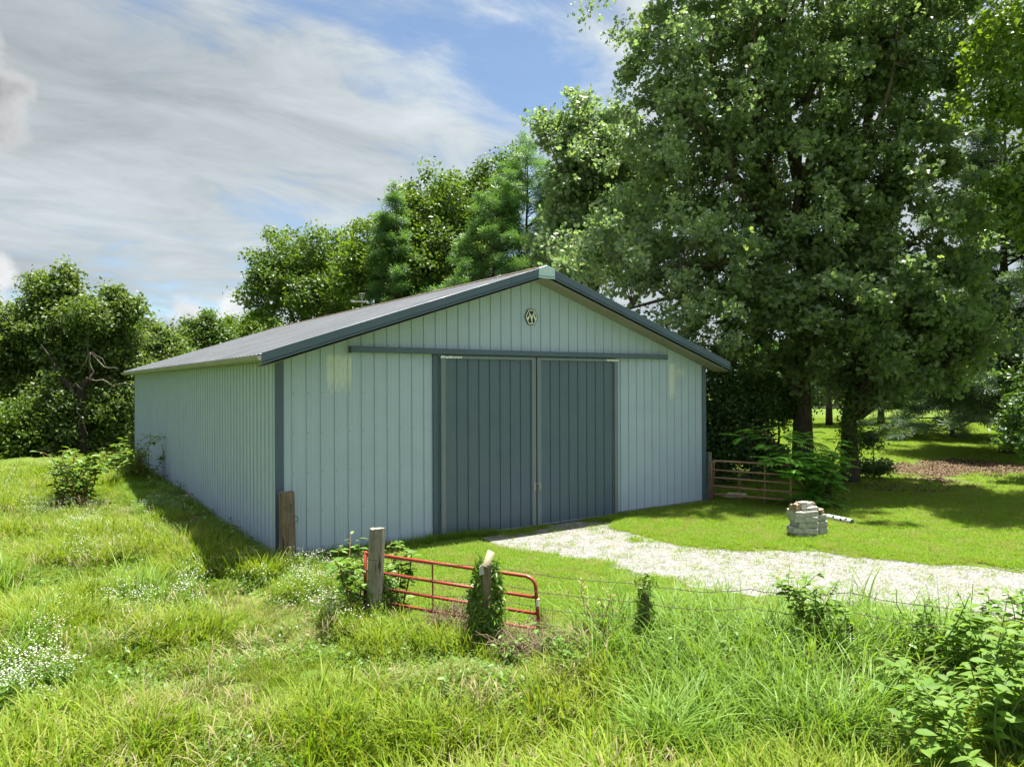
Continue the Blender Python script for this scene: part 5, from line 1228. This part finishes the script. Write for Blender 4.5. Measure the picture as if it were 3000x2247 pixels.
# green shade grass strip by the left wall
x, y = RNG.uniform(-1.5, -.06, 1500), RNG.uniform(-.4, 16, 1500)
scatter('shade_grass', pts3(x, y), [blades(50, .14, .38, .2, .007, 1.9, M_tall, 4) for _ in range(3)], 'lush grass in the shade along the left barn wall', 'grass', .7, 1.15, .15)
x, y = RNG.uniform(0.2, 5.2, 420), -RNG.uniform(.05, .4, 420)
scatter('wall_foot_grass', pts3(x, y), [blades(30, .10, .30, .12, .006, 1.3, M_tall, 4) for _ in range(3)], 'uncut grass along the foot of the front wall left of the doors', 'grass', .6, 1.1, .15)
x, y = RNG.uniform(9.0, 13.2, 300), -RNG.uniform(.08, .35, 300)
scatter('wall_foot_grass', pts3(x, y), [blades(26, .08, .2, .12, .006, 1.3, M_tall, 4) for _ in range(3)], 'short grass along the foot of the front wall right of the doors', 'grass', .5, .9, .15)
x, y = -RNG.uniform(.1, .75, 260), RNG.uniform(1.2, 21, 260) 
scatter('wall_weeds', pts3(x, y), [weedlets(40, .42, .22, .085, M_vine) for _ in range(3)] + [weedlets(30, .5, .2, .10, M_poke) for _ in range(2)], 'broad-leaved weeds along the foot of the left barn wall', 'weeds', .6, 1.25, .15)
# low broadleaf ground weeds
x, y, d = field(17000, 5.2, 26, -40, 40, 1.8); mm = meadow_mask(x, y); k = (mm > .0) & off_barn(x, y, .1) & (fbm(x * .8, y * .8, 91, 3) > .45); x, y = x[k], y[k]
scatter('ground_weeds', pts3(x, y), [weedlets(34, .24, .2, .055, M_weed) for _ in range(3)] + [weedlets(20, .22, .18, .075, M_vine) for _ in range(2)], 'low broad-leaved weeds among the meadow grass', 'weeds', .6, 1.2, .15)
# coarse arching grass along the fence and lower right
PX = []
for (cx, cy, rx, ry, m) in [(2000, 1850, 180, 90, 46), (2250, 1900, 180, 90, 46), (2100, 2000, 260, 110, 60), (2450, 1900, 160, 90, 30), (2350, 2080, 260, 100, 40), (2000, 2150, 200, 90, 26), (2600, 1900, 130, 80, 34), (2750, 1880, 120, 70, 26), (1800, 1900, 90, 90, 14), (430, 1720, 50, 30, 8), (20, 1700, 60, 60, 9), (60, 1900, 50, 60, 5), (1780, 1800, 40, 60, 6), (2500, 2150, 150, 80, 14)]:
    for k in range(int(m * 1.5)):
        u, v = RNG.normal(), RNG.normal(); PX.append(G(cx + u * rx * .55, min(2240, cy + v * ry * .55 + 40))[:2])
PX = np.array(PX)
scatter('tall_arching_grass', pts3(PX[:, 0], PX[:, 1]), [blades(22, .50, 1.02, .13, .017, 2.0, M_tall, 6, lean=.4) for _ in range(5)], 'tall coarse arching grass along the wire fence', 'grass', .65, 1.1, .12)
# seed heads
x, y, d = field(2600, 5.5, 30, -40, 40, 1.7); k = (meadow_mask(x, y) > .1) & off_barn(x, y, .2) & (fbm(x * .6, y * .6, 101, 3) > .47); x, y = x[k], y[k]
scatter('grass_seed_heads', pts3(x, y), [seedheads(9, .5, .2) for _ in range(4)], 'nodding tan seed heads over the meadow', 'grass', .7, 1.2, .1)
# white wildflowers
FX = []
for (cx, cy, rx, ry, m) in [(80, 1960, 110, 70, 60), (20, 2010, 80, 60, 30), (160, 1480, 150, 20, 46), (300, 1530, 130, 25, 55), (60, 1380, 120, 20, 60), (250, 1365, 150, 10, 40), (430, 1745, 120, 40, 34), (560, 1680, 40, 50, 28), (930, 1740, 110, 60, 50), (940, 1690, 90, 35, 26), (480, 1455, 50, 28, 60), (430, 1480, 40, 20, 20), (100, 1430, 100, 25, 40), (700, 1660, 60, 20, 12), (350, 1810, 130, 50, 22), (900, 1640, 30, 15, 10), (240, 1600, 120, 30, 24), (980, 1800, 40, 30, 12)]:
    for k in range(m):
        u, v = RNG.normal(), RNG.normal(); FX.append(G(cx + u * rx * .7, cy + v * ry * .7 + 35)[:2])
FX = np.array(FX); k = (FX[:, 0] < -.25) | (FX[:, 1] < -.35); FX = FX[k]; FX = FX[RNG.random(len(FX)) < .62]
scatter('wildflowers', pts3(FX[:, 0], FX[:, 1]), [flowers(6, .42, .25, fl=5, fs=.0076) for _ in range(4)], 'white daisy-like wildflowers drifting through the left meadow', 'wildflowers', .7, 1.15, .1)
# weeds sprouting in and around the drive, litter under the oaks
x, y, d = field(5000, 9, 26, -10, 39, 1.3); dm = drive_mask(x, y); k = (dm > .05) & (fbm(x * .9, y * .9, 111, 3) > .53); x, y = x[k], y[k]
scatter('drive_weeds', pts3(x, y), [blades(18, .03, .09, .10, .005, 1.2, M_lawn, 3) for _ in range(3)], 'sparse green sprouts in the gravel drive', 'weeds', .6, 1.2, .2)
x, y, d = field(9000, 20, 44, 8, 39, 1.0); lt = np.minimum.reduce([np.hypot(x - a_, y - b_) - c_ for a_, b_, c_ in LIT[:6]]) + (fbm(x * .8, y * .8, 121) - .5) * 2; k = lt < 0; x, y = x[k], y[k]
scatter('leaf_litter', pts3(x, y) + (0, 0, .015), [weedlets(12, .03, .18, .10, M_duff, 'litter') for _ in range(3)], 'brown fallen leaves under the oaks', 'leaf litter', .7, 1.3, .1)
# loose gravel
def pebble():
    bm = bmesh.new(); bmesh.ops.create_icosphere(bm, subdivisions=1, radius=1.0); s = [RNG.uniform(.6, 1.2), RNG.uniform(.6, 1.2), RNG.uniform(.4, .8)]
    for v in bm.verts: v.co = Vector([v.co[i] * s[i] * RNG.uniform(.8, 1.15) for i in range(3)])
    me = bpy.data.meshes.new('pebble'); bm.to_mesh(me); bm.free(); me.materials.append(M_grav); return me
x, y, d = field(60000, 9, 28, -8, 39, 1.5); dm = drive_mask(x, y) + (fbm(x * 1.2, y * 1.2, 131, 3) - .5) * .9; k = (dm > -.05) & off_barn(x, y); x, y = x[k], y[k]
scatter('gravel', pts3(x, y) + (0, 0, .008), [pebble() for _ in range(6)], 'loose white limestone gravel on the drive', 'gravel', .010, .026, .5)
# spilled gravel patch in the lawn left of the drive
q = G(1540, 1650); x = q[0] + RNG.normal(size=1500) * .55; y = q[1] + RNG.normal(size=1500) * .28
scatter('gravel_spill', pts3(x, y) + (0, 0, .012), [pebble() for _ in range(4)], 'gravel scattered into the lawn left of the drive', 'gravel', .010, .022, .5)
